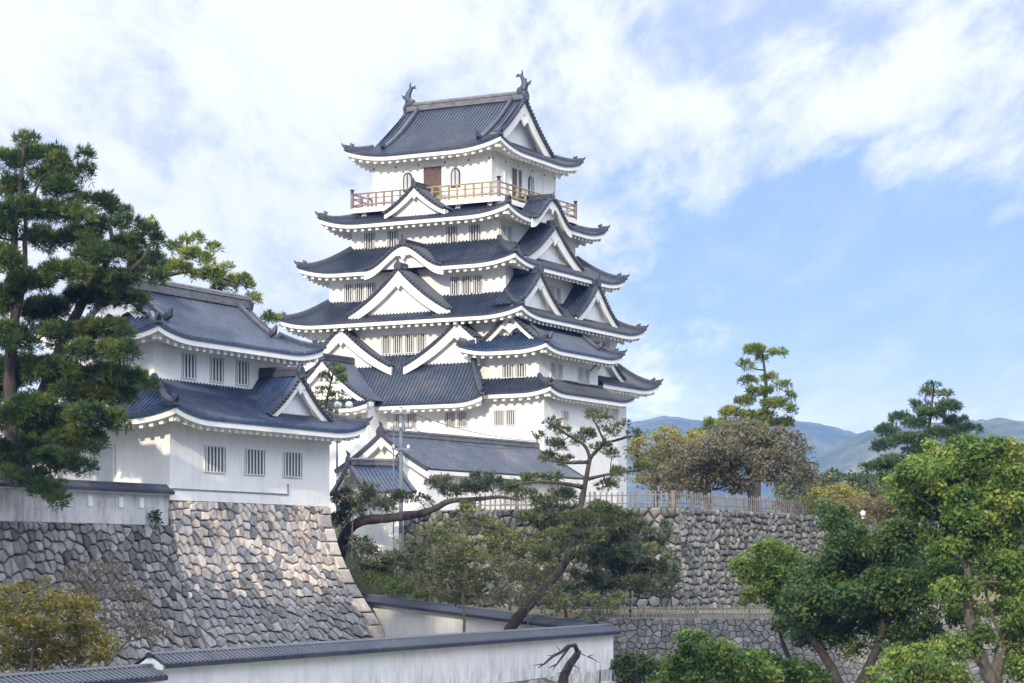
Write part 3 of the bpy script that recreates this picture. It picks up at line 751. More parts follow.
# attached tower at the south-east corner
walls(keep, 7.6, 11.44, -9.497, 2.3, 11.1, 20.3)
walls(keep, 6.5, 10.6, -8.6, 0.7, 20.2, 23.3)
skirt(keep, (6.2, 12.4, -10.4, 3.2), (6.55, 10.6, -8.6, 0.7), 19.85, 20.95, sides='SE', over=0.92, L=0.4, Lc=2.6, ends={'S': (0, 1), 'E': (1, 1)})
irimoya(keep, (8.5, -4.0), 6.1, 3.45, 22.85, 25.6, 4.95, R(-90), L=0.4, Lc=2.8, over=1.35, tilemat='tile_new', rise_ridge=0.35, barge=0.5)
# windows
for X in (-4.6, -2.62, 2.3, 4.18): window(keep, 'S', X, -6.1, 31.0, 32.2, 0.85, 4)
for Y in (-5.5, -4.55): window(keep, 'E', Y, 6.1, 30.95, 32.15, 0.72, 4, 'pane_warm')
for X in (-5.62, -4.7, -3.75, 3.23, 4.16, 5.1): window(keep, 'S', X, -7.3, 27.15, 28.4, 0.72, 4)
for Y in (-0.2, 0.8): window(keep, 'E', Y, 7.3, 27.1, 28.25, 0.7, 4)
for X in (-1.78, -0.82, 0.17, 1.12): window(keep, 'S', X, -8.4, 23.1, 24.4, 0.72, 4)
for X in (-4.07, -3.07, -0.04, 0.95, 4.11, 5.07, 7.99, 8.89): window(keep, 'S', X, -9.5, 17.65, 18.65, 0.74, 5)
for X in (8.18, 9.2): window(keep, 'S', X, -8.6, 21.0, 21.9, 0.80, 4, 'pane_warm')
for Y in (-6.5, -5.5, -2.2, -1.2): window(keep, 'E', Y, 10.6, 21.0, 22.05, 0.78, 4, 'pane_warm')
window(keep, 'E', -6.3, 11.44, 17.7, 18.7, 0.9, 4, 'pane_warm')
window(keep, 'E', 1.9, 11.44, 18.4, 19.5, 0.62, 1, 'shutter')
# top storey: doors, arched windows, posts and beams, stud covers
def arch(parent, side, p, plane, z0, z1, w):
    T = TF(0, (p, plane, 0)) if side == 'S' else TF(E90, (plane, p, 0)); h = w / 2; k = z1 - h * 1.15
    pr = [(-h, z0), (-h * 1.02, k)] + [(-h * math.cos(math.pi * i / 8) * (1.0), k + h * 1.15 * math.sin(math.pi * i / 8)) for i in range(1, 8)] + [(h * 1.02, k), (h, z0)]
    a = MB(T); a.loft([[(x, y, z) for x, z in pr] for y in (-0.07, 0.03)]); o_ = a.build('arched_window', 'ornament', parent)
    cxz = (z0 + z1) / 2
    b_ = MB(T); b_.loft([[(x * 0.72, y, cxz + (z - cxz) * 0.84) for x, z in pr] for y in (-0.085, -0.06)]); b_.build('pane', 'shutter', o_)
    c_ = MB(T); c_.box(-0.04, 0.04, -0.105, -0.087, z0 + 0.12, z1 - 0.15); c_.build('bars', 'ornament', o_)
window(keep, 'S', 0.05, -4.93, 34.75, 36.85, 1.5, 1, 'door', name='door', frame=0.12)
window(keep, 'E', -1.25, 4.93, 34.75, 36.85, 1.5, 1, 'door', name='door', frame=0.12)
arch(keep, 'S', -2.05, -4.93, 35.2, 36.62, 0.78); arch(keep, 'S', 1.95, -4.93, 35.2, 36.62, 0.78); arch(keep, 'E', 1.05, 4.93, 35.2, 36.72, 0.85)
arch(keep, 'E', -3.5, 4.93, 35.2, 36.62, 0.8) if False else None
pb = MB(); sb = MB()
for X in (-4.9, -3.05, -1.1, 1.1, 3.05, 4.9): pb.box(X - 0.1, X + 0.1, -5.0, -4.9, 34.2, 37.4); pb.box(4.9, 5.0, X - 0.1, X + 0.1, 34.2, 37.4)
pb.box(-5.0, 5.012, -5.012, -4.9, 36.98, 37.16); pb.box(4.9, 5.012, -5.014, 5.0, 36.982, 37.162)
for X in (-4.9, -3.05, -1.1, 1.1, 3.05, 4.75): sb.blob((X, -5.02, 37.07), (0.09, 0.05, 0.09), 6, 4); sb.blob((5.02, X, 37.07), (0.05, 0.09, 0.09), 6, 4)
pb.build('timber_frame', 'trim', keep); sb.build('nail_covers', 'ornament', keep)
# balcony
bal = MB(); hb = 6.15; bal.box(-hb, hb, -hb, hb, 33.9, 34.12); bal.box(-hb - 0.06, hb + 0.06, -hb - 0.06, -hb + 0.1, 33.75, 34.05); bal.box(hb - 0.1, hb + 0.06, -hb + 0.1, hb + 0.06, 33.75, 34.05); bal.box(-hb - 0.06, -hb + 0.1, -hb + 0.1, hb + 0.06, 33.75, 34.05)
for i in range(5):
    q = -hb + 0.9 + (2 * hb - 1.8) * i / 4
    bal.box(q - 0.18, q + 0.18, -hb + 0.3, -4.9, 33.42, 33.88); bal.box(4.9, hb - 0.3, q - 0.18, q + 0.18, 33.42, 33.88)
bo = bal.build('balcony', 'trim', keep)
def rail_side(a, b_, mat, parent):
    a, b_ = Vector(a), Vector(b_); d = b_ - a; n = 9; mb = MB()
    for z, r_ in ((35.15, 0.065), (34.78, 0.05), (34.32, 0.07)): mb.tube([a + Vector((0, 0, z)), b_ + Vector((0, 0, z))], r_, 6)
    for i in range(n + 1):
        p = a + d * i / n; mb.box(p.x - 0.06, p.x + 0.06, p.y - 0.06, p.y + 0.06, 34.1, 35.12 if i % 1 == 0 else 34.8)
    mb.build('railing', mat, parent)
rr = hb - 0.05
rail_side((-rr, -rr, 0), (0, -rr, 0), 'rail_red', bo); rail_side((0, -rr, 0), (rr, -rr, 0), 'rail', bo); rail_side((rr, -rr, 0), (rr, rr, 0), 'rail', bo)
rail_side((-rr, rr, 0), (rr, rr, 0), 'rail_red', bo); rail_side((-rr, -rr, 0), (-rr, rr, 0), 'rail_red', bo)
for x, y in ((-rr, -rr), (rr, -rr), (rr, rr), (-rr, rr)):
    q = MB(); q.box(x - 0.1, x + 0.1, y - 0.1, y + 0.1, 34.1, 35.2)
    po = q.build('corner_post', 'rail_red', bo); q2 = MB()
    q2.loft([[(x + r_ * math.cos(k * 0.7854), y + r_ * math.sin(k * 0.7854), z) for k in range(8)] for r_, z in ((0.13, 35.2), (0.14, 35.27), (0.09, 35.31), (0.15, 35.42), (0.20, 35.48), (0.02, 35.54))])
    q2.build('post_cap', 'ornament', po)
# dolphin-fish ornaments on the main ridge
for sg in (-1, 1):
    f = MB(); x0 = sg * 4.75; z0 = 42.72
    f.box(x0 - 0.3, x0 + 0.3, -0.3, 0.3, z0 - 0.1, z0 + 0.12)
    body = [(x0 + sg * dx_, 0, z0 + dz_) for dx_, dz_ in ((-0.10, 0.10), (0.16, 0.28), (0.24, 0.55), (0.16, 0.85), (0.0, 1.10), (-0.16, 1.25), (-0.36, 1.26), (-0.50, 1.14))]
    f.sweep(body, [(-0.2, -0.2), (-0.26, 0), (-0.2, 0.2), (0, 0.28), (0.2, 0.2), (0.26, 0), (0.2, -0.2), (0, -0.24)], [1.0, 1.1, 0.95, 0.75, 0.55, 0.42, 0.36, 0.10], up=(0, 1, 0))
    tail = lambda pts_: f.loft([[(x0 + sg * a, y, z0 + c_) for a, c_ in pts_] for y in (-0.05, 0.05)])
    tail([(-0.08, 1.1), (-0.02, 1.42), (0.0, 1.68), (0.08, 1.42), (0.06, 1.12)])
    tail([(-0.2, 1.2), (-0.42, 1.42), (-0.34, 1.16)])
    tail([(0.2, 0.35), (0.62, 0.48), (0.78, 0.80), (0.5, 0.66), (0.22, 0.62)])
    tail([(0.22, 0.7), (0.42, 0.95), (0.14, 0.9)])
    f.blob((x0 - sg * 0.16, 0, z0 + 0.2), (0.26, 0.26, 0.2), 8, 5)
    f.build('fish_ornament', 'ornament', keep)

# ------------------------------------------------------------------ turret
tur = thing('turret', 'white two storey turret with blue grey tiled roofs on a stone base', 'turret', (TC.x, TC.y, 11.2), ROT)
tw = MB(); tw.box(-10, 0, 0, 14.5, 11.2, 15.6); wl = tw.build('wall', 'plaster', tur)
walls(tur, -7.1, -2.1, 1.5, 13.3, 15.5, 19.7)
skirt(tur, (-11.5, 1.5, -1.5, 16.0), (-7.1, -2.1, 1.5, 13.3), 15.25, 17.35, over=1.52, L=0.5, Lc=3.4, tilemat='tile_new')
irimoya(tur, (-4.6, 7.45), 7.5, 3.95, 19.45, 22.25, 5.65, E90, L=0.5, Lc=3.4, over=1.42, tilemat='tile_new', rise_ridge=0.6)
dormer(tur, (0.0, 10.9), E90, 3.0, 18.15, 15.85, 2.6, barge=0.55, tilemat='tile_new', ridge_h=0.42)
dormer(tur, (-5.2, -0.2), 0, 2.6, 17.6, 15.75, 2.2, barge=0.5, tilemat='tile_new')
for Y in (3.74, 7.27, 10.8): window(tur, 'E', Y, 0.0, 12.72, 13.98, 1.75, 6, 'pane_green')
for Y in (4.41, 6.85, 9.16): window(tur, 'E', Y, -2.1, 17.6, 18.8, 1.15, 4, 'pane_green')
window(tur, 'S', -4.2, 0.0, 12.1, 13.9, 1.5, 1, 'shutter', name='door', frame=0.1)
window(tur, 'S', -4.2, 1.5, 17.6, 18.7, 1.0, 4)
bd = MB(); bd.box(0.0, 0.05, 0.12, 10.4, 11.72, 11.78); bd.box(0.0, 0.05, 10.34, 10.4, 11.78, 12.3); bd.build('ledge', 'steel', tur)

# ------------------------------------------------------------------ plaster walls with tiled copings
def plaster_wall(label, A, B, zb, zt, mat, seg=1, th=0.35, cop=0.62, holes=0, side=1, cap_end=True, name='plaster_wall', stains=0):
    A, B = Vector((A[0], A[1], 0)), Vector((B[0], B[1], 0)); L = (Vector((B.x, B.y, 0)) - Vector((A.x, A.y, 0))).length; base = Vector((A.x, A.y, zb[0]))
    root = wthing(name, label, 'wall', base); d = (B - A); d.z = 0; d.normalize(); nn = Vector((d.y, -d.x, 0)) * side
    za = lambda s_: zt[0] + (zt[1] - zt[0]) * s_ / L
    zbf = lambda s_: zb[0] + (zb[1] - zb[0]) * s_ / L
    q = lambda s_, o_, z: A.xy.to_3d() + d * s_ + nn * o_ + Vector((0, 0, z))
    m_ = MB(); m_.loft([[q(s_, -th, zbf(s_)), q(s_, 0, zbf(s_)), q(s_, 0, za(s_)), q(s_, -th, za(s_))] for s_ in (0, L)])
    m_.build('wall', mat, root)
    c_ = MB(); w_ = MB(); cs = cols(0, L, 0.26)
    for sg in (1, -1):
        rows = []
        for s_, h in cs:
            zz_ = za(s_); o0 = -th / 2
            rows.append([q(s_, o0 + sg * (th / 2 + cop * 0.62), zz_ - 0.16), q(s_, o0 + sg * (th / 2 + cop * 0.62), zz_ - 0.02 + h * 0.5), q(s_, o0 + sg * 0.16, zz_ + 0.22 + h * 0.5), q(s_, o0, zz_ + 0.27 + h * 0.3)])
        c_.grid(rows)
    c_.loft([[q(s_, -th / 2 + a, za(s_) + b_) for a, b_ in ((-0.12, 0.18), (-0.12, 0.28), (-0.05, 0.34), (0.05, 0.34), (0.12, 0.28), (0.12, 0.18))] for s_ in (-0.05, L + 0.05)])
    w_.loft([[q(s_, -th / 2 + a, za(s_) + b_) for a, b_ in ((-th / 2 - cop * 0.5, -0.10), (-th / 2 - cop * 0.5, -0.2), (th / 2 + cop * 0.5, -0.2), (th / 2 + cop * 0.5, -0.10), (0, 0.22))] for s_ in (0.0, L)])
    co = c_.build('coping', 'tile', root); w_.build('coping_soffit', 'trim', root)
    return root, q, L
r_, q_, L_ = plaster_wall('grey stained plaster wall with tiled coping joining the turret', ts(-34, -0.06), ts(-0.02, -0.06), (9.95, 9.95), (11.62, 11.62), 'old_plaster')
pw = MB()
for k, s_ in enumerate((25.4, 27.9, 30.2, 31.8)):
    pw.loft([[q_(s_ - 0.16, 0.0, 10.75), q_(s_ + 0.16, 0.0, 10.75), q_(s_ + 0.16, 0.0, 11.25), q_(s_ - 0.16, 0.0, 11.25)], [q_(s_ - 0.16, 0.04, 10.75), q_(s_ + 0.16, 0.04, 10.75), q_(s_ + 0.16, 0.04, 11.25), q_(s_ - 0.16, 0.04, 11.25)]])
pw.build('loophole_patches', 'plaster', r_)
FW0, FW1 = Vector((-10.97, 69.8, 0)), Vector((4.7, 104.0, 0))
dF = (FW1 - FW0).normalized()
plaster_wall('long white plaster wall in the foreground with a dark tiled coping', FW0 - dF * 0.3, FW1, (2.9, 3.2), (4.95, 4.95), 'wall_plaster')
plaster_wall('lower end of the foreground white wall with a broader stepped coping', FW0 - dF * 30, FW0 - dF * 0.35, (1.8, 2.4), (4.60, 4.60), 'wall_plaster', cop=0.85)
plaster_wall('bluish white plaster wall climbing behind the foreground wall', (-9.5, 128.0), (4.35, 104.4), (2.6, 2.3), (6.15, 4.95), 'wall_plaster')

# ------------------------------------------------------------------ gatehouse, annex
GC = Vector((-8.05, 138.0, 0)); ga = math.atan2(16, 10.25) - R(90)
gate = thing('gatehouse', 'long low white gatehouse with a grey blue roof in front of the keep', 'gatehouse', (GC.x, GC.y, 9.0), ga)
def plain_roof(parent, T, x0, x1, y0, y1, ze, zr, tilemat, over=0.6, barge=0.5, ridge_h=0.3, ribs=0.24):
    """gabled roof with its ridge along y, pitch shown as fine tile rows"""
    tile, white, orn, rid, wal = MB(T), MB(T), MB(T), MB(T), MB(T); xc = (x0 + x1) / 2; w = (x1 - x0) / 2
    vts, wal_l = [], []
    zf = lambda t_: zr - (zr - ze) * (1.22 * t_ - 0.22 * t_ * t_)
    for half in (-1, 1):
        tile.grid([[(xc + half * w * i / 8, y, zf(i / 8) + h * 0.55) for i in range(9)] for y, h in cols(y0, y1, ribs)])
    for yy in (y0, y1):
        sg = -1 if yy == y0 else 1
        pr = [(xc + w * (i / 8), zf(abs(i / 8))) for i in range(-8, 9)]
        orn = MB(T); orn.sweep([(x, yy, z + 0.0) for x, z in pr], [(-0.12, -0.14), (-0.12, 0.1), (0.12, 0.1), (0.12, -0.14)])
        white.loft([[(x, yy + sg * a, z - b_) for a, b_ in ((-0.02, 0.1), (-0.02, 0.1 + barge), (-0.18, 0.1 + barge), (-0.18, 0.1))] for x, z in pr])
        white.loft([[(x * 0.99 + xc * 0.01, yy - sg * a, z - b_) for a, b_ in ((0.2, 0.12), (0.2, 0.12 + barge * 0.7), (over, 0.12 + barge * 0.6), (over, 0.12))] for x, z in pr])
        gs = 0.5; white.loft([[(xc + a * gs, yy + sg * y, zr - barge - 0.05 + b_ * gs) for a, b_ in ((-0.6, 0.1), (-0.95, -0.2), (-0.4, -0.4), (0, -1.0), (0.4, -0.4), (0.95, -0.2), (0.6, 0.1))] for y in (0.03, -0.1)])
        ring = [(x, z - 0.2) for x, z in pr if abs(x - xc) < w * 0.86]
        ring += [(ring[-1][0], ze - 0.4), (ring[0][0], ze - 0.4)]
        wal = MB(T); wal.loft([[(x, y, max(z, ze - 0.39) if k < len(ring) - 2 else z) for k, (x, z) in enumerate(ring)] for y in (yy - sg * over, yy - sg * (over + 0.2))])
        onigawara(orn, (xc, yy, zr + 0.1), (0, sg, 0), 0.8); vts.append(orn); wal_l.append(wal)
    for sg, xe in ((-1, x0), (1, x1)):
        white.loft([[(xe - sg * a, y, ze + b_) for a, b_ in ((0.05, -0.09), (0.05, -0.32), (0.5, -0.22), (0.5, 0.0))] for y in (y0 + 0.1, y1 - 0.1)])
    ridge_beam(rid, (xc, y0, zr), (xc, y1, zr), 0.24, ridge_h)
    rf = tile.build('roof', tilemat, parent); white.build('eaves', 'trim', rf); rid.build('ridge', 'ridge', rf)
    for q_ in vts: q_.build('verge_tiles', 'ornament', rf)
    for q_ in wal_l: q_.build('gable_wall', 'plaster', rf)
# local frame: +y along the ridge, +x towards the camera's right
plain_roof(gate, None, -3.55, 3.55, 0.0, 18.6, 13.85, 16.1, 'tile_flat')
walls(gate, -2.9, 2.9, 0.62, 18.0, 9.0, 13.9)
for Y in (9.6, 10.5, 11.9, 12.9, 15.0, 15.9): window(gate, 'E', Y, 2.9, 12.0, 13.1, 0.75, 4)
pl = MB(); pl.box(2.9, 4.0, 5.0, 13.5, 10.6, 10.9); pl.box(2.9, 3.9, 5.1, 13.4, 9.0, 10.6); pl.build('side_plinth', 'concrete', gate)
AN = P(354, 460, 130)
ann = thing('annex', 'small low annex with a blue tiled roof in front of the gatehouse gable', 'annex', (AN.x, AN.y, 8.2), R(-28 + 90 - 35))
an_T = Matrix.Rotation(R(-90), 4, 'Z')
plain_roof(ann, Matrix.Rotation(R(-90), 4, 'Z') @ Matrix.Translation((0, -0.3, 0)), -2.6, 2.6, 0.0, 3.0, 12.2, 13.9, 'tile_new', barge=0.3)
walls(ann, 0.2, 2.2, -2.1, 2.1, 8.2, 12.3)

# ------------------------------------------------------------------ unseen tower added south-west of the camera to cast shadow over the lower walls
hx0, hx1, hy0, hy1 = -62.0, -20.0, -24.0, -5.0
ht = wthing('shadow_tower', 'unseen pale tower added to shade the lower walls, with window rows and a stepped top', 'added building', ((hx0 + hx1) / 2, (hy0 + hy1) / 2, 2.0))
for a_, b_, z_ in ((hx0, -46.0, 57.0), (-46.0, -41.0, 59.5), (-41.0, hx1, 56.0)):  # roof heights stepped to place the shadow edge on the stone base
    m_ = MB(); m_.box(a_ + 0.002, b_ - 0.002, hy0, hy1, 1.5, z_); m_.build('wall', 'concrete', ht)
for fl in range(13):
    z_ = 6.0 + fl * 3.4; w_ = MB()
    for i in range(13): w_.box(hx0 + 1.2 + i * 3.1, hx0 + 3.2 + i * 3.1, hy1 - 0.02, hy1 + 0.05, z_, z_ + 1.6)
    w_.build('window_row', 'pane', ht)

# ------------------------------------------------------------------ fences
def fence(name, label, pts, h, pale, mat, rails=(0.35, 0.8), wv=0.03, post=2.4, group=None, hvar=0.06):
    pts = [Vector(p) for p in pts]; root = wthing(name, label, 'fence', pts[0], group); rnd = random.Random(len(pts) * 7 + int(h * 100))
    pm, rm, posts = MB(), MB(), []
    for a, b_ in zip(pts, pts[1:]):
        l = (b_ - a).length; d = (b_ - a) / l; n = int(l / pale) if pale else -1; sd = Vector((-d.y, d.x, 0)).normalized()
        for i in range(n + 1):
            p = a + d * (i * pale + rnd.uniform(-0.02, 0.02)); hh = h + rnd.uniform(-hvar, hvar); tl = rnd.uniform(-0.03, 0.03)
            pm.loft([[p + d * (x + tl * k) + sd * y + Vector((0, 0, z)) for x, y in ((-wv, -0.015), (wv, -0.015), (wv, 0.015), (-wv, 0.015))] for k, z in ((0, -0.1), (1, hh))])
        for r_ in rails: rm.tube([a + Vector((0, 0, h * r_)) + sd * 0.05, b_ + Vector((0, 0, h * r_)) + sd * 0.05], 0.035, 5)
        m_ = max(1, int(l / post))
        for i in range(m_ + 1): posts.append(a + (b_ - a) * i / m_ + sd * 0.07)
    pm.build('pales', mat, root); rm.build('rail', mat, root)
    for p in posts:
        q = MB(); q.tube([p - Vector((0, 0, 0.15)), p + Vector((0, 0, h * 1.04))], 0.07, 7); q.build('post', mat, root)
zt = 11.12
fence('wooden_fence', 'weathered wooden fence along the top of the stone bastion', [(*bs(0.7, -13.0).xy, zt), (*(bs(0.7, -0.7)).xy, zt), (*bs(21.6, -0.7).xy, zt)], 1.0, 0.34, 'fencewood', wv=0.045)
fence('bamboo_fence', 'pale bamboo paling fence above the low retaining wall', [(3.9, 107.9, 5.45), (24, 107.9, 5.45), (42, 107.9, 5.45)], 0.62, 0.17, 'bamboo', rails=(0.3, 0.75), wv=0.032)
fp = P(352, 545, 128)
def gnd(x, y): return float(ground_h(np.array([[x]], float), np.array([[y]], float))[0, 0])
fence('wooden_fence', 'short dark post and rail fence below the horizontal pine branch', [(fp.x - 0.6, 129.6, gnd(fp.x - 0.6, 129.6)), (fp.x + 3.6, 129.0, gnd(fp.x + 3.6, 129.0))], 1.05, None, 'fencewood', post=1.2)

# ------------------------------------------------------------------ utility pole, wires, lamps
up = P(401, 577, 127); up.z = float(ground_h(np.array([[up.x]]), np.array([[up.y]]))[0, 0]); pt_ = P(401, 407, 127)
pole = wthing('utility_pole', 'slim grey steel utility pole with small crossarms beside the gatehouse', 'utility pole', up)
q = MB(); q.tube([up - Vector((0, 0, 0.4)), up.lerp(pt_, 0.5), pt_], [0.15, 0.125, 0.10], 10); q.build('pole', 'steel', pole)
for k, (dz, w) in enumerate(((-0.35, 0.5), (-1.2, 0.62), (-2.4, 0.5))):
    q = MB(); q.box(up.x - w, up.x + w, up.y - 0.2, up.y - 0.11, pt_.z + dz - 0.05, pt_.z + dz + 0.05); ca = q.build('crossarm', 'steel', pole)
    for s2 in (-0.85, 0.0, 0.85):
        if k == 2 and s2 == 0: continue
        q = MB(); x_ = up.x + s2 * w; y_ = up.y - 0.155; z_ = pt_.z + dz + 0.05
        q.loft([[(x_ + r_ * math.cos(j * 0.7854), y_ + r_ * math.sin(j * 0.7854), z_ + h) for j in range(8)] for r_, h in ((0.05, 0), (0.09, 0.05), (0.06, 0.09), (0.09, 0.14), (0.05, 0.2))]); q.build('insulator', 'ceramic', ca)
q = MB(); q.tube([pt_ + Vector((0.16, -0.3, -1.35)), pt_ + Vector((0.16, -0.3, -0.85))], 0.11, 10); q.build('transformer', 'steel', pole)
q = MB(); q.tube([up + Vector((-0.42, 0, 2.0)), pt_ + Vector((-0.42, 0, -1.0))], 0.035, 6); q.build('conduit', 'steel', pole)
def wire(label, a, b_, sag):
    m_ = MB(); a, b_ = Vector(a), Vector(b_)
    m_.tube([a.lerp(b_, i / 14) - Vector((0, 0, sag * 4 * (i / 14) * (1 - i / 14))) for i in range(15)], 0.022, 5)
    o_ = m_.build('overhead_wire', 'wire'); tag(o_, label, 'wire', 'wires from the utility pole')
wire('upper thin wire from the utility pole to the keep wall', pt_ + Vector((0.6, -0.15, -0.35)), P(548, 441, 150), 0.4)
wire('lower thin wire from the utility pole to the gatehouse ridge', pt_ + Vector((0.8, -0.15, -1.3)), P(530, 446, 147), 0.5)
lb = P(337, 440, 140)
lamp = wthing('globe_lamp', 'lamp post with three white globes between turret and keep', 'lamp', (lb.x, lb.y, 9.0))
q = MB(); q.tube([(lb.x, lb.y, 9.0), (lb.x, lb.y, 17.6)], [0.09, 0.06], 8); q.tube([P(324, 406, 140), P(349, 406, 140)], 0.04, 6); q.build('post', 'steel', lamp)
for px_, py_ in ((324, 405), (338, 405), (349, 405)):
    q = MB(); q.blob(P(px_, py_, 140), (0.24, 0.24, 0.24), 12, 8); q.build('globe', 'ceramic', lamp, True)
lb = P(863, 532, 112); lb.z = 5.5
lamp2 = wthing('street_lamp', 'small white lantern lamp on a post among the trees', 'lamp', (lb.x, lb.y, 5.5))
q = MB(); q.tube([(lb.x, lb.y, 5.4), P(863, 520, 112)], 0.06, 8); q.build('post', 'steel', lamp2)
q = MB(); c0 = P(863, 515, 112); q.loft([[c0 + Vector((r_ * math.cos(k * 1.0472), r_ * math.sin(k * 1.0472), z)) for k in range(6)] for r_, z in ((0.07, -0.18), (0.13, 0.14), (0.03, 0.22))]); q.build('lantern', 'ceramic', lamp2)

# ------------------------------------------------------------------ vegetation
def gz(x, y): return float(ground_h(np.array([[x]], float), np.array([[y]], float))[0, 0])
def ell_points(rg, blobs, sub_r, per_area, upper=0.35, jitter=0.45):
    """leaf positions and outward directions over lumpy sub-clumps on the given ellipsoids"""
    Ps, Ns, Ks = [], [], []; subs = []
    for (c, r) in blobs:
        c = np.array(c); r = np.array(r); area = 4 * math.pi * ((r[0] * r[1]) ** 1.6 / 3 + (r[0] * r[2]) ** 1.6 / 3 + (r[1] * r[2]) ** 1.6 / 3) ** (1 / 1.6)
        ns = max(3, int(area / (sub_r * sub_r * 2.4)))
        d = rg.normal(size=(ns, 3)); d /= np.linalg.norm(d, axis=1)[:, None]
        lowf = (d[:, 2] < -0.45) & (rg.random(ns) < 0.6); d[lowf, 2] *= -1
        sc = c + d * r * (rg.uniform(0.62, 1.0, (ns, 1)))
        sr = sub_r * rg.uniform(0.55, 1.35, ns)
        for k in range(ns):
            m_ = max(3, int(per_area * sr[k] ** 2 * 4 * math.pi * 0.6)); subs.append(sc[k])
            e = rg.normal(size=(m_, 3)); e[:, 2] += upper; e += d[k] * 0.5; e /= np.linalg.norm(e, axis=1)[:, None]
            Ps.append(sc[k] + e * sr[k] * rg.uniform(0.40, 1.0 + jitter, (m_, 1)) ** 1.0 * np.array([1, 1, 0.75])); Ns.append(e); Ks.append(np.full(m_, rg.random()))
    return np.concatenate(Ps), np.concatenate(Ns), np.concatenate(Ks), subs
def leaves_mesh(rg, Pp, Nn, Kk, size, cols_, asp=0.55):
    n = len(Pp); nr = Nn * 0.75 + rg.normal(size=(n, 3)) * 0.75; nr[:, 2] += 0.25; nr /= np.linalg.norm(nr, axis=1)[:, None]
    a = np.cross(nr, rg.normal(size=(n, 3))); a /= np.linalg.norm(a, axis=1)[:, None] + 1e-9; b_ = np.cross(nr, a)
    s_ = size * rg.uniform(0.45, 1.55, (n, 1)); a = a * s_; b_ = b_ * s_ * asp
    V = np.stack([Pp - a, Pp + b_, Pp + a, Pp - b_], 1).reshape(-1, 3); F = np.arange(4 * n).reshape(n, 4)
    return V, F, np.repeat(tint_mix(rg, Kk, cols_), 4, 0)
def tint_mix(rg, Kk, cols_):
    c = np.array(cols_); n = len(Kk); k = np.clip(Kk * 0.75 + rg.random(n) * 0.45 - 0.1, 0, 0.999) * (len(c) - 1)
    i = k.astype(int); f = (k - i)[:, None]; t_ = c[i] * (1 - f) + c[np.minimum(i + 1, len(c) - 1)] * f
    return t_ * rg.uniform(0.75, 1.25, (n, 1))
def needles_mesh(rg, Pp, Nn, Kk, length, width, per, cols_):
    n = len(Pp); t_ = Nn * 0.8 + np.array([0, 0, 0.55]); c = np.repeat(Pp, per, 0); d = np.repeat(t_, per, 0) + rg.normal(size=(n * per, 3)) * 0.62
    d /= np.linalg.norm(d, axis=1)[:, None]; sd = np.cross(d, rg.normal(size=d.shape)); sd /= np.linalg.norm(sd, axis=1)[:, None] + 1e-9
    l = length * rg.uniform(0.6, 1.15, (n * per, 1)); w = width * rg.uniform(0.7, 1.3, (n * per, 1))
    V = np.stack([c - sd * w * 0.35, c + d * l * 0.55 + sd * w, c + d * l, c + d * l * 0.5 - sd * w], 1).reshape(-1, 3)
    return V, np.arange(4 * n * per).reshape(-1, 4), np.repeat(np.repeat(tint_mix(rg, Kk, cols_), per, 0), 4, 0)
def curve_pts(a, b_, rnd, n=6, bow=0.12, sag=0.0):
    a, b_ = Vector(a), Vector(b_); l = (b_ - a).length; o1 = Vector((rnd.uniform(-1, 1), rnd.uniform(-1, 1), rnd.uniform(-0.6, 1.0))) * l * bow; out = []
    for i in range(n + 1):
        u = i / n; out.append(a.lerp(b_, u) + o1 * (4 * u * (1 - u)) * 0.5 + Vector((rnd.uniform(-1, 1), rnd.uniform(-1, 1), rnd.uniform(-1, 1))) * l * 0.018 * (0 < i < n) - Vector((0, 0, sag * 4 * u * (1 - u))))
    return out
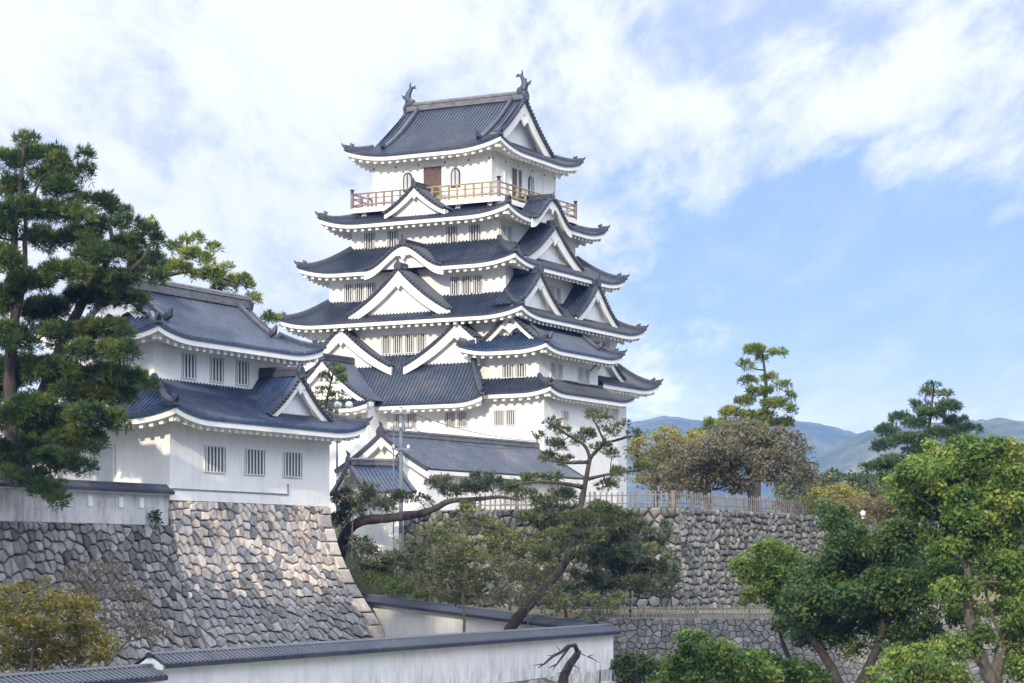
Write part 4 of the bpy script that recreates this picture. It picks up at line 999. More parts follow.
def tree(name, label, cat, trunks, blobs, kind, colors, seed, bark='bark', sub_r=0.45, dens=26, size=0.13, per=12, nl=0.34, nw=0.022, limb=0.10, group=None, twigs=True, upper=0.35, extra=(), twig_r=0.018, cutk=None):
    """trunks: list of (path of points, r0, r1); blobs: list of (centre, radii); limbs run from the nearest trunk to every blob"""
    rg = np.random.default_rng(seed); rnd = random.Random(seed)
    if cutk is None: cutk = 1.0 if kind == 'pine' else 0.0
    cut = cutk * sub_r * 0.8 + (cutk * nl * 0.45 if kind == 'pine' else 0.0)
    blobs = [(c, tuple(max(0.10, q - cut * (1 if k < 2 else 0.8)) for k, q in enumerate(r))) for c, r in blobs]
    if 'sprig' not in label:                                  # every trunk stands on the ground
        fixed = []
        for path, r0, r1 in trunks:
            p = Vector(path[0]); g = gz(p.x, p.y)
            if path[0] == trunks[0][0][0] or (p - Vector(trunks[0][0][0])).length < 3.0 and p.z < Vector(trunks[0][0][0]).z + 1.0:
                if p.z > g - 0.1: path = [Vector((p.x, p.y, g - 0.25))] + [Vector(q) for q in path[(1 if p.z < g + 0.3 else 0):]]
            fixed.append((path, r0, r1))
        trunks = fixed
    base = Vector(trunks[0][0][0]); root = wthing(name, label, cat, base, group)
    tm = MB(); nodes = []
    for path, r0, r1 in trunks:
        path = [Vector(p) for p in path]; fine = []
        for i in range(len(path) - 1):
            p0, p1, p2, p3 = path[max(i - 1, 0)], path[i], path[i + 1], path[min(i + 2, len(path) - 1)]
            for k in range(5):
                u = k / 5; fine.append(0.5 * ((2 * p1) + (p2 - p0) * u + (2 * p0 - 5 * p1 + 4 * p2 - p3) * u * u + (3 * p1 - p0 - 3 * p2 + p3) * u ** 3))
        fine.append(path[-1]); m_ = len(fine)
        rad = [(r0 + (r1 - r0) * (i / (m_ - 1)) ** 0.8) * rnd.uniform(0.92, 1.1) for i in range(m_)]
        rad[0] *= 1.25
        tm.tube(fine, rad, 9); nodes += [(p, r_) for p, r_ in zip(fine, rad)]
    Pp, Nn, Kk, subs = ell_points(rg, [(tuple(c), r) for c, r in blobs], sub_r, dens, upper)
    nod2 = list(nodes)
    order = sorted(blobs, key=lambda b_: min((Vector(b_[0]) - p).length for p, _ in nodes))
    for c, r in order:
        c = Vector(c); tgt = c - Vector((0, 0, r[2] * 0.35))
        bp, br = min(nod2, key=lambda q: (q[0] - tgt).length + max(0, q[0].z - tgt.z) * 0.8 + 0.6 * (1 if q[1] < 0.03 else 0))
        l = (tgt - bp).length
        if l > 0.25:
            pth = curve_pts(bp, tgt, rnd, 6, 0.16); r1_ = min(br * 0.7, limb * (0.5 + 0.16 * l)); rr_ = [r1_ * (1 - 0.62 * i / 6) for i in range(7)]
            tm.tube(pth, rr_, 6); nod2 += list(zip(pth[2:], rr_[2:]))
    if twigs:
        hubs = np.array([[p.x, p.y, p.z] for p, _ in nod2])
        for k, s_ in enumerate(subs):
            if rnd.random() > (0.75 if kind == 'pine' else 0.5): continue
            dd = np.linalg.norm(hubs - s_, axis=1); j = int(np.argmin(dd))
            if dd[j] < 0.15 or dd[j] > 4: continue
            tm.tube(curve_pts(hubs[j], s_, rnd, 3, 0.2), [twig_r * 1.5, twig_r * 1.2, twig_r, twig_r * 0.5], 4)
    for pth, r_a, r_b in extra:
        tm.tube(pth, [r_a + (r_b - r_a) * i / (len(pth) - 1) for i in range(len(pth))], 7)
    tm.build('trunk', bark, root, True)
    if kind == 'pine': V, F, C = needles_mesh(rg, Pp, Nn, Kk, nl, nw, per, colors)
    else: V, F, C = leaves_mesh(rg, Pp, Nn, Kk, size, colors)
    fast_mesh('crown', V, F, 'needle' if kind == 'pine' else 'leaf', False, C, root, tuple(base))
    return root
def pads(lst, D, dvar, seed, flat=1.0, depth=1.0):
    """(px, py, half width px, half height px[, extra distance]) seen at distance D become ellipsoids with real depth"""
    rnd = random.Random(seed); out = []
    for e in lst:
        px_, py_, w, h = e[:4]; d = D + (e[4] if len(e) > 4 else rnd.uniform(-dvar, dvar)); k = d / FPX
        out.append((P(px_, py_, d), (w * k, max(w * k * 0.8 * depth, h * k), h * k * flat)))
    return out
PINE_D = [(0.016, 0.042, 0.018), (0.034, 0.075, 0.022), (0.078, 0.118, 0.028), (0.15, 0.18, 0.040)]
PINE_L = [(0.05, 0.09, 0.02), (0.11, 0.165, 0.03), (0.21, 0.26, 0.045), (0.34, 0.34, 0.07)]
PINE_G = [(0.03, 0.05, 0.036), (0.052, 0.078, 0.05), (0.09, 0.112, 0.06), (0.15, 0.155, 0.075)]
CAMPH = [(0.03, 0.075, 0.016), (0.062, 0.125, 0.024), (0.105, 0.18, 0.032), (0.175, 0.245, 0.045), (0.26, 0.29, 0.06)]

# large pines on the left
D_ = 102
tree('pine_tree', 'tall dark pine with an upright trunk at the far left, in front of the turret', 'tree',
     [([P(8, 505, 103), P(12, 440, 103), P(10, 370, 103), P(16, 300, 103), P(14, 240, 103), P(20, 190, 103), P(24, 140, 103)], 0.46, 0.06), ([P(12, 330, 103), P(24, 280, 102.4), P(26, 220, 102), P(40, 180, 102)], 0.2, 0.06)],
     pads([(25, 142, 13, 10), (40, 156, 22, 10), (12, 165, 18, 10), (62, 166, 20, 10), (84, 158, 10, 8), (86, 172, 10, 6), (48, 178, 24, 9), (8, 190, 20, 12), (66, 190, 22, 9), (22, 212, 26, 12), (60, 214, 24, 9), (-10, 230, 30, 16), (42, 240, 24, 11), (4, 262, 26, 14), (30, 282, 24, 12), (-6, 300, 28, 16),
           (8, 340, 30, 15), (-12, 380, 34, 20), (22, 372, 30, 14), (4, 420, 34, 16), (30, 408, 26, 13), (-6, 455, 30, 16), (36, 445, 28, 13), (20, 478, 26, 9, -4.0), (58, 488, 18, 9, -4.5), (60, 502, 8, 6, -5), (38, 492, 18, 8, -4.6)], D_, 2.6, 1, 1.0),
     'pine', PINE_D, 101, sub_r=0.34, dens=32, per=12, nl=0.34, nw=0.017, cutk=0.62)
tree('pine_tree', 'leaning pine with sprawling branches hiding the left end of the turret', 'tree',
     [([P(12, 500, 105), P(30, 440, 105), P(45, 390, 104.5), P(62, 345, 104), P(84, 300, 103.5), P(104, 268, 103), P(112, 240, 103), P(106, 215, 103)], 0.48, 0.06), ([P(84, 300, 103.5), P(110, 285, 102), P(140, 262, 101), P(152, 240, 101)], 0.2, 0.05)],
     pads([(96, 203, 22, 6), (118, 212, 16, 6), (80, 214, 14, 6), (128, 222, 12, 5), (104, 228, 20, 8), (76, 240, 26, 11), (128, 248, 22, 10), (100, 256, 28, 12), (150, 232, 7, 10), (158, 244, 10, 8), (146, 262, 22, 11), (64, 276, 28, 13), (112, 282, 28, 12), (150, 278, 16, 9), (88, 300, 28, 12), (46, 312, 28, 13), (126, 302, 22, 9),
           (62, 336, 26, 10), (104, 330, 30, 11), (132, 336, 16, 8), (84, 352, 22, 9), (118, 352, 22, 8), (50, 372, 30, 12), (100, 375, 24, 8), (132, 378, 22, 8), (148, 384, 10, 6), (72, 392, 32, 12), (112, 396, 26, 9), (50, 420, 30, 13), (92, 418, 30, 12), (118, 426, 14, 7), (74, 442, 30, 11), (104, 444, 18, 7), (52, 462, 28, 10, -4), (84, 470, 16, 7, -4)], 102, 2.6, 2, 1.0),
     'pine', PINE_D, 102, sub_r=0.32, dens=32, per=12, nl=0.34, nw=0.017, cutk=0.62)
tree('pine_tree', 'sunlit yellow green pine rising behind the turret roof', 'tree',
     [([P(135, 420, 131), P(138, 340, 131), P(150, 290, 131), P(185, 272, 130), P(235, 282, 129)], 0.3, 0.06), ([P(150, 290, 131), P(156, 255, 131), P(158, 230, 131)], 0.14, 0.04)],
     pads([(152, 222, 6, 7), (158, 238, 10, 7), (170, 248, 14, 6), (184, 242, 9, 6), (196, 240, 6, 6), (190, 256, 18, 7), (208, 262, 14, 6), (214, 248, 10, 5), (176, 268, 20, 7), (205, 276, 22, 7), (228, 268, 10, 5), (238, 280, 16, 6), (224, 288, 16, 6), (250, 288, 10, 5), (255, 299, 7, 4), (160, 285, 16, 8), (268, 318, 5, 4), (274, 322, 6, 3)], 130, 2, 3),
     'pine', PINE_L, 103, sub_r=0.26, dens=26, per=9, nl=0.34, nw=0.026)
tree('pine_tree', 'small green pine squeezed between the turret roof and the keep', 'tree',
     [([P(318, 480, 139), P(322, 430, 139), P(328, 395, 139), P(334, 370, 139)], 0.16, 0.05)],
     pads([(333, 368, 9, 6), (342, 374, 9, 5), (326, 378, 9, 6), (340, 382, 10, 5), (324, 392, 10, 6), (336, 396, 10, 5), (322, 408, 10, 6), (334, 414, 10, 6)], 139, 1, 4), 'pine', PINE_D, 104, sub_r=0.26, dens=24, per=9, nl=0.30, nw=0.026)
# pine with the long horizontal branch
D_ = 122
tree('pine_tree', 'pine throwing one thick horizontal branch past the utility pole', 'tree',
     [([P(336, 580, 127.0), P(340, 552, 127.0), P(347, 532, 126.5), P(362, 521, 126.0), P(388, 518, 125.5), P(418, 514, 125.0), P(436, 508, 124.5), P(450, 501, 124.0), P(478, 499, 123.5), P(500, 497, 123.1), P(520, 500, 122.5)], 0.42, 0.06)],
     pads([(346, 498, 14, 8), (352, 510, 12, 7), (340, 520, 10, 9), (370, 500, 12, 6), (384, 506, 12, 6), (372, 490, 9, 5), (404, 497, 14, 5), (420, 500, 10, 4), (438, 484, 12, 5), (452, 490, 14, 5), (446, 478, 8, 4), (474, 488, 16, 5), (482, 478, 12, 5), (494, 484, 12, 4), (508, 490, 12, 4), (524, 494, 10, 4), (468, 506, 10, 4), (362, 512, 9, 4)], 124.5, 1.6, 5),
     'pine', PINE_G, 105, sub_r=0.26, dens=30, per=9, nl=0.26, nw=0.02, limb=0.06, cutk=0.5)
# leaning pine in the middle
tree('pine_tree', 'gnarled leaning pine with sparse flat pads in front of the keep', 'tree',
     [([P(506, 640, 110), P(520, 615, 110), P(545, 588, 110.5), P(563, 566, 111), P(574, 540, 111.5), P(580, 510, 112), P(585, 485, 112), P(590, 458, 112)], 0.34, 0.11),
      ([P(590, 458, 112), P(584, 445, 112), P(566, 434, 111.6), P(552, 424, 111)], 0.11, 0.04), ([P(590, 458, 112), P(604, 444, 112), P(618, 440, 112.6), P(632, 436, 113)], 0.10, 0.04), ([P(605, 443, 112), P(598, 428, 112), P(592, 416, 112)], 0.07, 0.03),
      ([P(582, 487, 112), P(560, 483, 111.5), P(535, 482, 111), P(508, 486, 110.5)], 0.12, 0.04), ([P(588, 462, 112), P(570, 463, 111), P(545, 460, 110)], 0.10, 0.03), ([P(584, 480, 112), P(610, 474, 112.4), P(640, 470, 113)], 0.11, 0.04)],
     pads([(550, 422, 9, 4), (560, 432, 11, 4), (540, 436, 8, 3), (592, 414, 11, 5), (604, 420, 8, 4), (574, 440, 9, 4), (556, 446, 12, 4), (586, 436, 12, 4), (610, 432, 10, 4), (624, 428, 9, 4), (634, 436, 8, 3), (546, 458, 12, 4), (566, 462, 10, 3), (600, 448, 12, 4), (612, 456, 10, 4), (528, 480, 14, 4), (508, 488, 12, 4), (550, 478, 12, 4), (640, 468, 12, 4), (622, 474, 11, 4), (606, 486, 12, 5), (560, 496, 14, 5), (538, 500, 12, 4), (578, 520, 18, 8, -2.2), (560, 536, 18, 8, -2.4), (600, 508, 14, 7, -2), (594, 538, 16, 8, -2.2), (546, 556, 16, 8, -2.6), (612, 524, 12, 7, -2), (574, 556, 14, 7, -2.6), (530, 520, 14, 6, -2)], 112, 1.6, 6),
     'pine', [(0.035, 0.058, 0.03), (0.062, 0.09, 0.042), (0.11, 0.135, 0.055), (0.19, 0.19, 0.065)], 106, bark='bark', sub_r=0.22, dens=30, per=8, nl=0.26, nw=0.02, limb=0.06, cutk=0.6)
# pines beyond the bastion
tree('pine_tree', 'tall sunlit pine with layered flat tops beyond the brown trees', 'tree',
     [([P(757, 500, 165), P(758, 450, 165), P(764, 410, 165), P(766, 385, 165), P(762, 350, 165)], 0.4, 0.07)],
     pads([(752, 350, 20, 4), (776, 353, 17, 4), (762, 360, 12, 4), (746, 366, 14, 5), (748, 382, 16, 4), (772, 378, 16, 4), (782, 386, 14, 6), (760, 392, 20, 5), (790, 396, 10, 5), (744, 402, 18, 5), (774, 404, 20, 6), (732, 413, 20, 6), (758, 416, 24, 7), (788, 410, 14, 5), (718, 424, 20, 6), (748, 428, 26, 7), (780, 424, 20, 6), (706, 432, 14, 5)], 165, 1.8, 7),
     'pine', PINE_L, 107, sub_r=0.26, dens=24, per=8, nl=0.34, nw=0.028, cutk=1.7)
tree('pine_tree', 'broad dark green conical pine standing before the far blue hills', 'tree',
     [([P(925, 505, 160), P(925, 460, 160), P(930, 420, 160), P(934, 385, 160)], 0.4, 0.05)],
     pads([(934, 386, 12, 4), (926, 394, 14, 4), (944, 395, 14, 4), (920, 405, 14, 4), (948, 407, 20, 5), (932, 414, 20, 5), (900, 419, 16, 4), (916, 424, 18, 5), (956, 422, 18, 5), (968, 430, 18, 5), (888, 431, 18, 5), (940, 434, 24, 6), (910, 440, 26, 6), (960, 442, 20, 5), (884, 446, 18, 5), (930, 452, 32, 7), (900, 462, 26, 6), (958, 458, 20, 6), (876, 468, 20, 6), (930, 470, 34, 7), (900, 478, 30, 6)], 160, 1.6, 8),
     'pine', [(0.02, 0.055, 0.028), (0.04, 0.09, 0.038), (0.075, 0.135, 0.045), (0.16, 0.20, 0.055)], 108, sub_r=0.28, dens=24, per=8, nl=0.36, nw=0.028, cutk=1.4)
# bare brown cherry trees on the bastion
BROWN = [(0.078, 0.070, 0.046), (0.12, 0.108, 0.068), (0.17, 0.155, 0.095), (0.155, 0.155, 0.065)]
for k, (cx_, lab, D_, lst, tr) in enumerate((
    (752, 'wide round cherry tree with brown autumn twigs right of the tall pine foot', 141, [(745, 448, 34, 18), (775, 452, 26, 18), (760, 472, 40, 18), (790, 474, 18, 14), (730, 474, 26, 16), (745, 436, 20, 10)], [(752, 502), (750, 480), (754, 455)]),
    (700, 'smaller brown twiggy cherry tree above the bastion fence', 139, [(700, 462, 24, 16), (720, 450, 18, 12), (690, 480, 22, 12), (712, 484, 24, 12)], [(708, 503), (705, 485), (708, 462)]),
    (676, 'olive and brown thin crowned tree behind the fence posts', 146, [(672, 458, 20, 14), (684, 472, 20, 14), (660, 476, 18, 12), (676, 486, 20, 8)], [(672, 504), (673, 485), (675, 462)]),
    )):
    bark_paths = [([P(*p, D_) for p in tr], 0.34, 0.12)]
    for q, (bx, by, bw, bh) in enumerate(lst): bark_paths.append(([P(*tr[1], D_), P((tr[1][0] + bx) / 2, (tr[1][1] + by) / 2 + 3, D_ + (q % 3 - 1) * 0.8), P(bx, by, D_ + (q % 3 - 1) * 1.6)], 0.13, 0.03))
    tree('cherry_tree', lab, 'tree', bark_paths, pads(lst, D_, 2.2, 30 + k), 'leaf', BROWN if k < 2 else [(0.10, 0.10, 0.045), (0.16, 0.15, 0.06), (0.22, 0.19, 0.07), (0.16, 0.125, 0.09)], 110 + k, bark='twig', sub_r=0.5, dens=24, size=0.10, cutk=-1.0, group=None, twig_r=0.022)
tree('maple_tree', 'bright yellow green tree catching the sun beside the keep', 'tree', [([P(656, 505, 152), P(655, 480, 152), P(652, 450, 152)], 0.22, 0.06)],
     pads([(650, 442, 14, 9), (664, 438, 14, 8), (680, 446, 14, 8), (640, 456, 12, 8), (660, 458, 18, 9), (684, 462, 12, 8), (648, 474, 14, 8), (695, 440, 10, 6)], 152, 2, 34), 'leaf', [(0.10, 0.12, 0.02), (0.19, 0.19, 0.03), (0.30, 0.27, 0.05), (0.36, 0.31, 0.07)], 114, sub_r=0.5, dens=22, size=0.12)
# camphor trees on the right, in front
tree('camphor_tree', 'largest bright green camphor tree at the right edge with a forked pale trunk', 'tree',
     [([P(1000, 730, 82), P(996, 683, 82), P(1003, 640, 82), P(1010, 600, 82), P(1016, 560, 82.5)], 0.30, 0.14), ([P(996, 690, 82), P(978, 650, 81.5), P(968, 610, 81), P(968, 570, 81), P(962, 545, 81), P(957, 515, 81)], 0.26, 0.10), ([P(1004, 640, 82), P(990, 610, 82), P(984, 580, 82)], 0.10, 0.05)],
     pads([(945, 468, 22, 15), (970, 458, 22, 14), (1000, 455, 22, 14), (1025, 465, 18, 16), (920, 480, 22, 16), (950, 490, 26, 16), (985, 482, 28, 18), (1012, 490, 22, 18), (912, 498, 16, 12), (935, 512, 26, 16), (970, 512, 28, 18), (1005, 520, 26, 18), (948, 534, 20, 14), (990, 545, 24, 16), (1018, 548, 18, 18), (1005, 575, 24, 18), (975, 560, 14, 12), (1016, 605, 16, 20), (998, 600, 18, 14), (962, 622, 14, 20), (1012, 645, 16, 14), (935, 490, 18, 16), (960, 478, 20, 14), (1015, 512, 20, 16), (952, 552, 16, 12), (985, 528, 20, 14), (1020, 575, 16, 16), (940, 575, 14, 12), (1024, 630, 16, 18), (952, 598, 12, 14), (975, 640, 12, 12), (958, 655, 12, 12), (1020, 668, 14, 14), (930, 456, 14, 10), (905, 488, 12, 10)], 82, 2.2, 9),
     'leaf', CAMPH, 120, bark='bark_pale', sub_r=0.42, dens=120, size=0.08, upper=0.5)
tree('camphor_tree', 'wide spreading camphor tree left of the forked one with dark limbs', 'tree',
     [([P(842, 730, 86), P(840, 690, 86), P(828, 662, 86), P(810, 635, 86), P(796, 612, 86)], 0.26, 0.10), ([P(842, 720, 86), P(872, 660, 85.5), P(884, 620, 85.5), P(880, 570, 85.5)], 0.24, 0.09), ([P(884, 620, 85.5), P(906, 590, 85), P(912, 560, 85)], 0.12, 0.06)],
     pads([(838, 530, 18, 14), (862, 548, 20, 14), (840, 550, 20, 12), (890, 545, 24, 16), (915, 560, 22, 16), (875, 570, 28, 15), (840, 578, 30, 15), (900, 588, 28, 16), (815, 590, 24, 14), (860, 600, 32, 15), (796, 608, 22, 14), (830, 618, 28, 14), (885, 618, 28, 14), (918, 610, 18, 16), (812, 640, 20, 12), (858, 640, 24, 14), (896, 648, 20, 14), (925, 640, 12, 16), (850, 562, 24, 14), (895, 572, 22, 14), (925, 582, 16, 16), (870, 588, 26, 14), (840, 602, 26, 13), (900, 602, 22, 13), (822, 574, 16, 12), (808, 624, 18, 12), (785, 622, 12, 10), (835, 516, 12, 9), (850, 535, 16, 11)], 86, 2.4, 10),
     'leaf', [(0.025, 0.058, 0.02), (0.05, 0.098, 0.028), (0.085, 0.14, 0.035), (0.145, 0.19, 0.05)], 121, bark='bark', sub_r=0.42, dens=120, size=0.08, upper=0.5)
tree('camphor_tree', 'small round bright camphor crown in front of the bastion wall', 'tree',
     [([P(805, 720, 90), P(798, 680, 90), P(782, 640, 90), P(776, 600, 90), P(770, 575, 90)], 0.14, 0.06)],
     pads([(752, 566, 14, 11), (770, 552, 15, 11), (788, 562, 13, 11), (744, 574, 12, 9), (764, 576, 16, 10), (784, 582, 14, 10), (758, 592, 14, 9), (776, 598, 14, 8), (796, 574, 8, 10)], 90, 1.3, 11), 'leaf', CAMPH[1:], 122, sub_r=0.38, dens=120, size=0.08, upper=0.5)
for k, (lab, D_, lst, tr, colr) in enumerate((
    ('dull green tree in the gap between the two big camphor trees', 112, [(905, 545, 22, 14), (930, 555, 22, 14), (920, 575, 24, 14), (948, 570, 18, 14), (900, 590, 20, 14), (940, 595, 22, 14), (965, 585, 18, 16)], [(925, 640), (925, 600), (925, 560)], [(0.03, 0.06, 0.02), (0.06, 0.10, 0.028), (0.11, 0.14, 0.035)]),
    ('reddish brown autumn bush behind the wide camphor tree', 135, [(838, 508, 14, 7), (860, 510, 16, 8), (882, 508, 16, 8), (850, 520, 18, 8), (878, 524, 18, 8), (900, 516, 14, 8)], [(866, 560), (866, 525)], [(0.15, 0.10, 0.06), (0.20, 0.15, 0.08), (0.12, 0.13, 0.05)]),
    ('yellow lit bush at the right end of the bastion fence', 150, [(822, 497, 12, 6), (836, 494, 12, 6), (850, 498, 12, 6), (812, 503, 9, 6)], [(832, 530), (832, 505)], [(0.14, 0.15, 0.03), (0.24, 0.23, 0.05), (0.30, 0.27, 0.06)]))):
    tree('shrub' if k else 'maple_tree', lab, 'shrub' if k else 'tree', [([P(*p, D_) for p in tr], 0.14, 0.04)], pads(lst, D_, 1.5, 90 + k), 'leaf', colr, 170 + k, bark='twig', sub_r=0.45, dens=60, size=0.09, upper=0.5)
# lower bushes at the bottom right
for k, (lab, D_, lst, base, colr) in enumerate((
    ('rounded light green bush at the bottom below the retaining wall', 80, [(695, 645, 16, 11), (712, 658, 20, 12), (690, 664, 20, 12), (735, 664, 22, 12), (715, 676, 30, 12), (680, 680, 20, 10), (755, 676, 18, 11)], (712, 720), CAMPH),
    ('darker green bush between the light bush and the wide camphor tree', 84, [(765, 668, 18, 11), (785, 676, 20, 11), (752, 682, 20, 9), (808, 682, 20, 11)], (780, 715), CAMPH[:4]),
    ('yellow green bush at the bottom in front of the forked camphor tree', 78, [(905, 664, 20, 11), (925, 656, 14, 9), (928, 674, 24, 13), (895, 680, 22, 11), (950, 678, 18, 11)], (920, 720), CAMPH[1:]),
    ('clipped dark hedge bush at the right end of the foreground wall', 96, [(625, 668, 12, 8), (640, 666, 13, 8), (652, 672, 9, 8), (632, 678, 16, 8)], (637, 695), [(0.02, 0.045, 0.012), (0.04, 0.07, 0.016), (0.08, 0.11, 0.02)]))):
    tree('shrub', lab, 'shrub', [([P(base[0], base[1], D_), P(base[0], base[1] - 45, D_)], 0.12, 0.05)], pads(lst, D_, 1.2, 50 + k), 'leaf', colr, 130 + k, sub_r=0.34, dens=110, size=0.08, upper=0.5)
# bottom left: yellowing shrub and thin twiggy bush before the stone wall
tree('shrub', 'yellow green autumn shrub in front of the grey stone wall at lower left', 'shrub', [([P(30, 690, 88), P(32, 660, 88), P(36, 625, 88)], 0.12, 0.04), ([P(30, 680, 88), P(60, 650, 88), P(80, 625, 87)], 0.07, 0.03)],
     pads([(15, 612, 20, 7), (45, 598, 16, 6), (55, 610, 20, 7), (28, 626, 24, 8), (70, 620, 18, 6), (90, 632, 14, 7), (60, 634, 24, 8), (20, 642, 24, 9), (48, 650, 24, 8), (82, 646, 18, 6), (8, 658, 16, 8), (105, 640, 14, 7), (96, 655, 16, 7), (66, 660, 22, 7), (12, 598, 16, 7), (35, 586, 14, 6), (78, 606, 16, 7), (30, 664, 22, 8), (4, 628, 16, 9)], 88, 1.6, 12),
     'leaf', [(0.09, 0.095, 0.02), (0.17, 0.15, 0.03), (0.26, 0.21, 0.04), (0.17, 0.17, 0.035)], 140, bark='twig', sub_r=0.34, dens=42, size=0.085)
tree('shrub', 'thin leafless brown bush against the stone wall left of the turret corner', 'shrub', [([P(105, 668, 92), P(106, 640, 92), P(104, 600, 92)], 0.07, 0.03), ([P(108, 665, 92), P(140, 625, 92), P(150, 595, 92)], 0.05, 0.02), ([P(105, 650, 92), P(80, 600, 92), P(72, 570, 92)], 0.05, 0.02)],
     pads([(88, 575, 22, 10), (112, 570, 18, 10), (130, 590, 20, 10), (100, 598, 24, 10), (140, 612, 16, 10), (115, 620, 24, 10), (132, 638, 22, 9), (75, 590, 14, 9), (150, 632, 14, 9)], 92, 1.4, 13), 'leaf', [(0.09, 0.075, 0.06), (0.14, 0.115, 0.085), (0.18, 0.15, 0.10)], 141, bark='twig', sub_r=0.40, dens=30, size=0.055, twig_r=0.014)
# undergrowth trees in the notch and below the bastion
OLIVE = [(0.045, 0.065, 0.022), (0.085, 0.11, 0.034), (0.14, 0.16, 0.045), (0.21, 0.20, 0.06)]
GREYG = [(0.035, 0.056, 0.038), (0.065, 0.092, 0.055), (0.12, 0.145, 0.078), (0.20, 0.20, 0.10)]
spec = [
 ('maple_tree', 'slender olive leaved tree standing against the climbing white wall', 109, [(455, 545, 18, 9), (440, 560, 16, 8), (470, 560, 18, 9), (485, 548, 12, 8), (430, 576, 14, 8), (455, 578, 22, 9), (482, 580, 16, 9), (470, 596, 16, 8), (440, 596, 14, 6), (500, 566, 10, 8)], [(464, 640), (464, 612), (460, 570), (458, 545)], OLIVE, 42, 0.07),
 ('maple_tree', 'yellow tinted tree behind the slender one in front of the rock face', 117, [(480, 528, 18, 9), (505, 540, 18, 10), (498, 556, 16, 9), (525, 555, 16, 10), (470, 512, 14, 7), (520, 575, 16, 10), (540, 540, 12, 8), (545, 566, 14, 9)], [(510, 612), (508, 585), (502, 550), (495, 530)], OLIVE, 48, 0.075),
 ('shrub', 'bright green bush at the foot of the utility pole', 124.5, [(395, 583, 10, 6), (410, 590, 12, 6), (425, 596, 12, 6), (388, 592, 9, 5), (372, 580, 8, 6)], [(405, 610), (405, 592)], [(0.04, 0.08, 0.014), (0.09, 0.14, 0.02), (0.16, 0.19, 0.03)], 80, 0.07),
 ('shrub', 'dark green bush above the bright one beside the stone corner', 125.5, [(360, 545, 12, 8), (372, 556, 14, 8), (392, 560, 14, 8), (412, 562, 14, 8), (430, 556, 12, 8), (440, 540, 12, 8), (365, 566, 12, 6)], [(395, 590), (395, 570)], GREYG, 70, 0.07),
 ('pine_tree', 'low bluish green pine filling the corner below the bastion', 113, [(600, 515, 18, 8), (622, 522, 18, 8), (640, 530, 16, 9), (612, 540, 20, 9), (634, 552, 20, 9), (655, 548, 14, 9), (650, 570, 18, 9), (622, 566, 20, 9), (600, 560, 16, 8), (640, 588, 18, 8), (612, 586, 18, 8), (660, 588, 12, 8), (596, 582, 12, 8), (664, 530, 8, 8)], [(630, 622), (630, 590), (626, 550), (618, 522)], GREYG, 30, 0.07),
 ('pine_tree', 'sprawling grey green pine below the horizontal branch tips', 115, [(548, 506, 14, 6), (570, 512, 14, 6), (530, 516, 14, 6), (556, 522, 16, 7), (584, 528, 12, 6), (540, 530, 12, 6), (574, 540, 14, 7), (590, 548, 10, 7), (560, 552, 12, 7), (545, 515, 10, 5)], [(566, 615), (562, 580), (558, 545), (556, 518)], GREYG, 30, 0.07),
 ('shrub', 'yellow green bush in the rock face beside the leaning trunk', 119, [(590, 556, 12, 7), (604, 548, 12, 7), (612, 560, 10, 6), (600, 566, 12, 6)], [(600, 600), (600, 570)], OLIVE, 60, 0.07),
 ('shrub', 'grey olive thin leaved bush left of the leaning trunk', 108, [(520, 596, 16, 10), (540, 590, 14, 10), (530, 578, 14, 8), (553, 598, 12, 8), (505, 600, 12, 8), (515, 570, 12, 8)], [(528, 632), (528, 608)], [(0.09, 0.085, 0.045), (0.13, 0.125, 0.06), (0.18, 0.16, 0.07)], 45, 0.065),
 ('shrub', 'olive bush hiding the left end of the bamboo fence', 106.6, [(585, 600, 13, 8), (602, 606, 13, 8), (568, 604, 13, 8), (552, 606, 12, 7), (616, 602, 10, 7)], [(585, 620), (585, 606)], OLIVE, 50, 0.06),
 ('shrub', 'grey green bush at the foot of the leaning pine', 116, [(540, 582, 16, 8), (560, 590, 16, 8), (575, 578, 14, 8), (522, 574, 14, 7), (590, 592, 14, 8)], [(556, 615), (556, 592)], GREYG, 60, 0.07),
 ('shrub', 'low tangled brown bush along the top of the climbing white wall', 119.5, [(430, 590, 14, 6), (450, 596, 14, 6), (472, 600, 14, 6), (495, 600, 14, 6), (412, 584, 10, 5)], [(455, 612), (455, 600)], [(0.09, 0.08, 0.05), (0.13, 0.115, 0.07), (0.10, 0.11, 0.045)], 45, 0.06),
 ('shrub', 'dense dark bush filling the foot of the bastion corner', 117, [(662, 572, 14, 9), (672, 586, 12, 8), (650, 590, 14, 8), (670, 558, 9, 7), (640, 576, 14, 9)], [(660, 606), (660, 588)], GREYG, 60, 0.07),
 ('shrub', 'pinkish brown leafless bush behind the utility pole base', 125, [(350, 500, 9, 6), (360, 486, 10, 7), (372, 494, 9, 6), (345, 478, 9, 7), (385, 500, 8, 5)], [(352, 540), (354, 505)], [(0.17, 0.12, 0.09), (0.20, 0.17, 0.10), (0.12, 0.12, 0.06)], 26, 0.06),
 ('shrub', 'yellowish leaning bush beneath the horizontal branch', 121, [(425, 535, 14, 8), (440, 525, 12, 7), (410, 545, 12, 7), (450, 540, 14, 8), (462, 528, 10, 6)], [(430, 580), (432, 548)], OLIVE, 40, 0.065),
 ('shrub', 'dark leafy bush below the bamboo fence end by the white wall', 104.5, [(600, 628, 10, 6), (592, 618, 9, 5)], [(600, 650), (600, 632)], GREYG, 60, 0.06),
 ('shrub', 'leafy green sprig growing from the plaster wall beside the turret', 108.6, [(155, 517, 4, 6), (158, 522, 3, 4)], [(156, 530), (156, 520)], [(0.02, 0.06, 0.02), (0.05, 0.1, 0.03)], 70, 0.06),
]
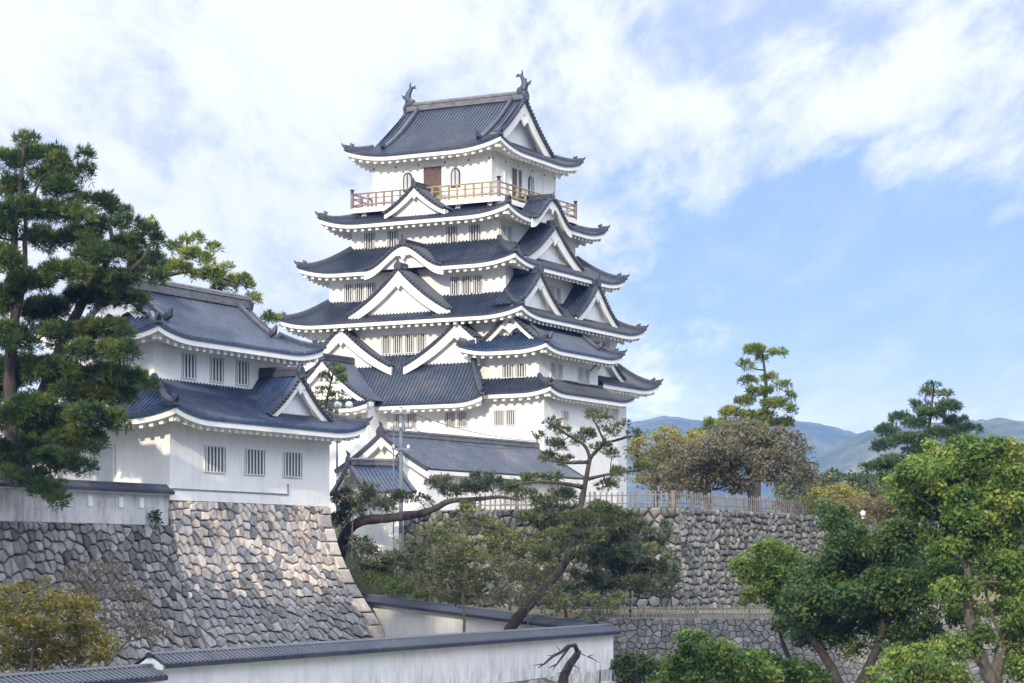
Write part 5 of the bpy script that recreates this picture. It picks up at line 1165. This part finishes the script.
for k, (nm, lab, D_, lst, tr, colr, dens_, sz) in enumerate(spec):
    pine = nm == 'pine_tree'
    tree(nm, lab, 'tree' if nm.endswith('tree') else 'shrub', [([P(*p, D_) for p in tr], 0.11 if len(tr) > 2 else 0.05, 0.03)], pads(lst, D_, 0.2 if 'sprig' in lab else 1.3, 60 + k), 'pine' if pine else 'leaf', colr, 150 + k, bark='twig' if not pine else 'bark', sub_r=0.12 if 'sprig' in lab else 0.32, dens=dens_, size=sz, per=9, nl=0.28, nw=0.022, twig_r=0.014, cutk=0.45 if pine else 0.0)
# dead pruned trunk in front of the white wall
dt = MB(); b0 = P(561, 714, 92)
dt.tube([P(561, 715, 92), P(562, 692, 92), P(564, 676, 92), P(570, 664, 92), P(577, 655, 92), P(579, 650, 92)], [0.32, 0.26, 0.2, 0.17, 0.15, 0.11], 9)
dt.tube([P(578, 653, 92), P(575, 645, 91.9), P(568, 646, 91.7), P(561, 652, 91.5), P(553, 656, 91.4), P(544, 664, 91.2), P(538, 668, 91)], [0.11, 0.10, 0.085, 0.07, 0.06, 0.04, 0.015], 7)
dt.tube([P(570, 646, 91.8), P(562, 657, 91.4), P(557, 664, 91.3), P(549, 668, 91.2)], [0.06, 0.05, 0.035, 0.015], 6)
rnd_ = random.Random(9)
for a0, a1 in (((578, 651), (588, 657)), ((588, 657), (600, 663)), ((553, 656), (546, 655)), ((561, 652), (556, 646)), ((566, 670), (556, 674)), ((571, 664), (580, 670)), ((544, 664), (533, 666)), ((557, 664), (553, 672)), ((588, 657), (594, 655))):
    dt.tube(curve_pts(P(*a0, 91.7), P(*a1, 91.9), rnd_, 4, 0.25), [0.03, 0.026, 0.02, 0.014, 0.006], 5)
dn = wthing('dead_tree', 'dark bare pruned tree trunk with a hooked limb before the white wall', 'tree', b0); dt.build('trunk', 'bark', dn, True)
rnr = random.Random(5)
for k in range(9):
    q_ = P(488 + k * 15 + rnr.uniform(-4, 4), 682, 97.5 + rnr.uniform(-0.5, 0.8)); rk = MB(); rr_ = rnr.uniform(0.25, 0.5)
    rings = []
    for j in range(1, 6):
        a = math.pi * j / 6; n_ = 9
        rings.append([Vector((q_.x, q_.y, 2.6)) + Vector((rr_ * 1.3 * math.sin(a) * math.cos(6.2832 * i / n_) * rnr.uniform(0.8, 1.15), rr_ * math.sin(a) * math.sin(6.2832 * i / n_) * rnr.uniform(0.8, 1.15), -rr_ * 0.9 * math.cos(a) + rnr.uniform(-0.05, 0.05))) for i in range(n_)])
    rk.loft(rings); tag(rk.build('boulder', 'concrete'), 'grey boulder in the row at the foot of the foreground white wall', 'boulder', 'boulders below the white wall')
# middle distance wood beyond the castle
rg = np.random.default_rng(77); bl = []
for i in range(46):
    px_ = 790 + i * 6.2 + rg.uniform(-3, 3); d = rg.uniform(215, 300); k = d / FPX; py_ = 492 + rg.uniform(-9, 6)
    bl.append((tuple(P(px_, py_, d)), (12 * k, 12 * k, 9 * k))); bl.append((tuple(P(px_ + 3, py_ + 14, d - 5)), (13 * k, 13 * k, 11 * k)))
    for zl in (3.2, 5.6): bl.append(((P(px_, 500, d).x + rg.uniform(-1, 1), d - 4 + rg.uniform(-3, 3), zl + 1.0), (1.7, 1.7, 1.5)))
Pp, Nn, Kk, _ = ell_points(rg, bl, 0.9, 9)
V, F, C = leaves_mesh(rg, Pp, Nn, Kk, 0.22, [(0.02, 0.045, 0.014), (0.045, 0.08, 0.02), (0.11, 0.12, 0.03), (0.17, 0.14, 0.06)])
tag(fast_mesh('distant_woods', V, F, 'leaf', False, C), kind='stuff')

for o in OFFS:
    if '_off' in o: del o['_off']
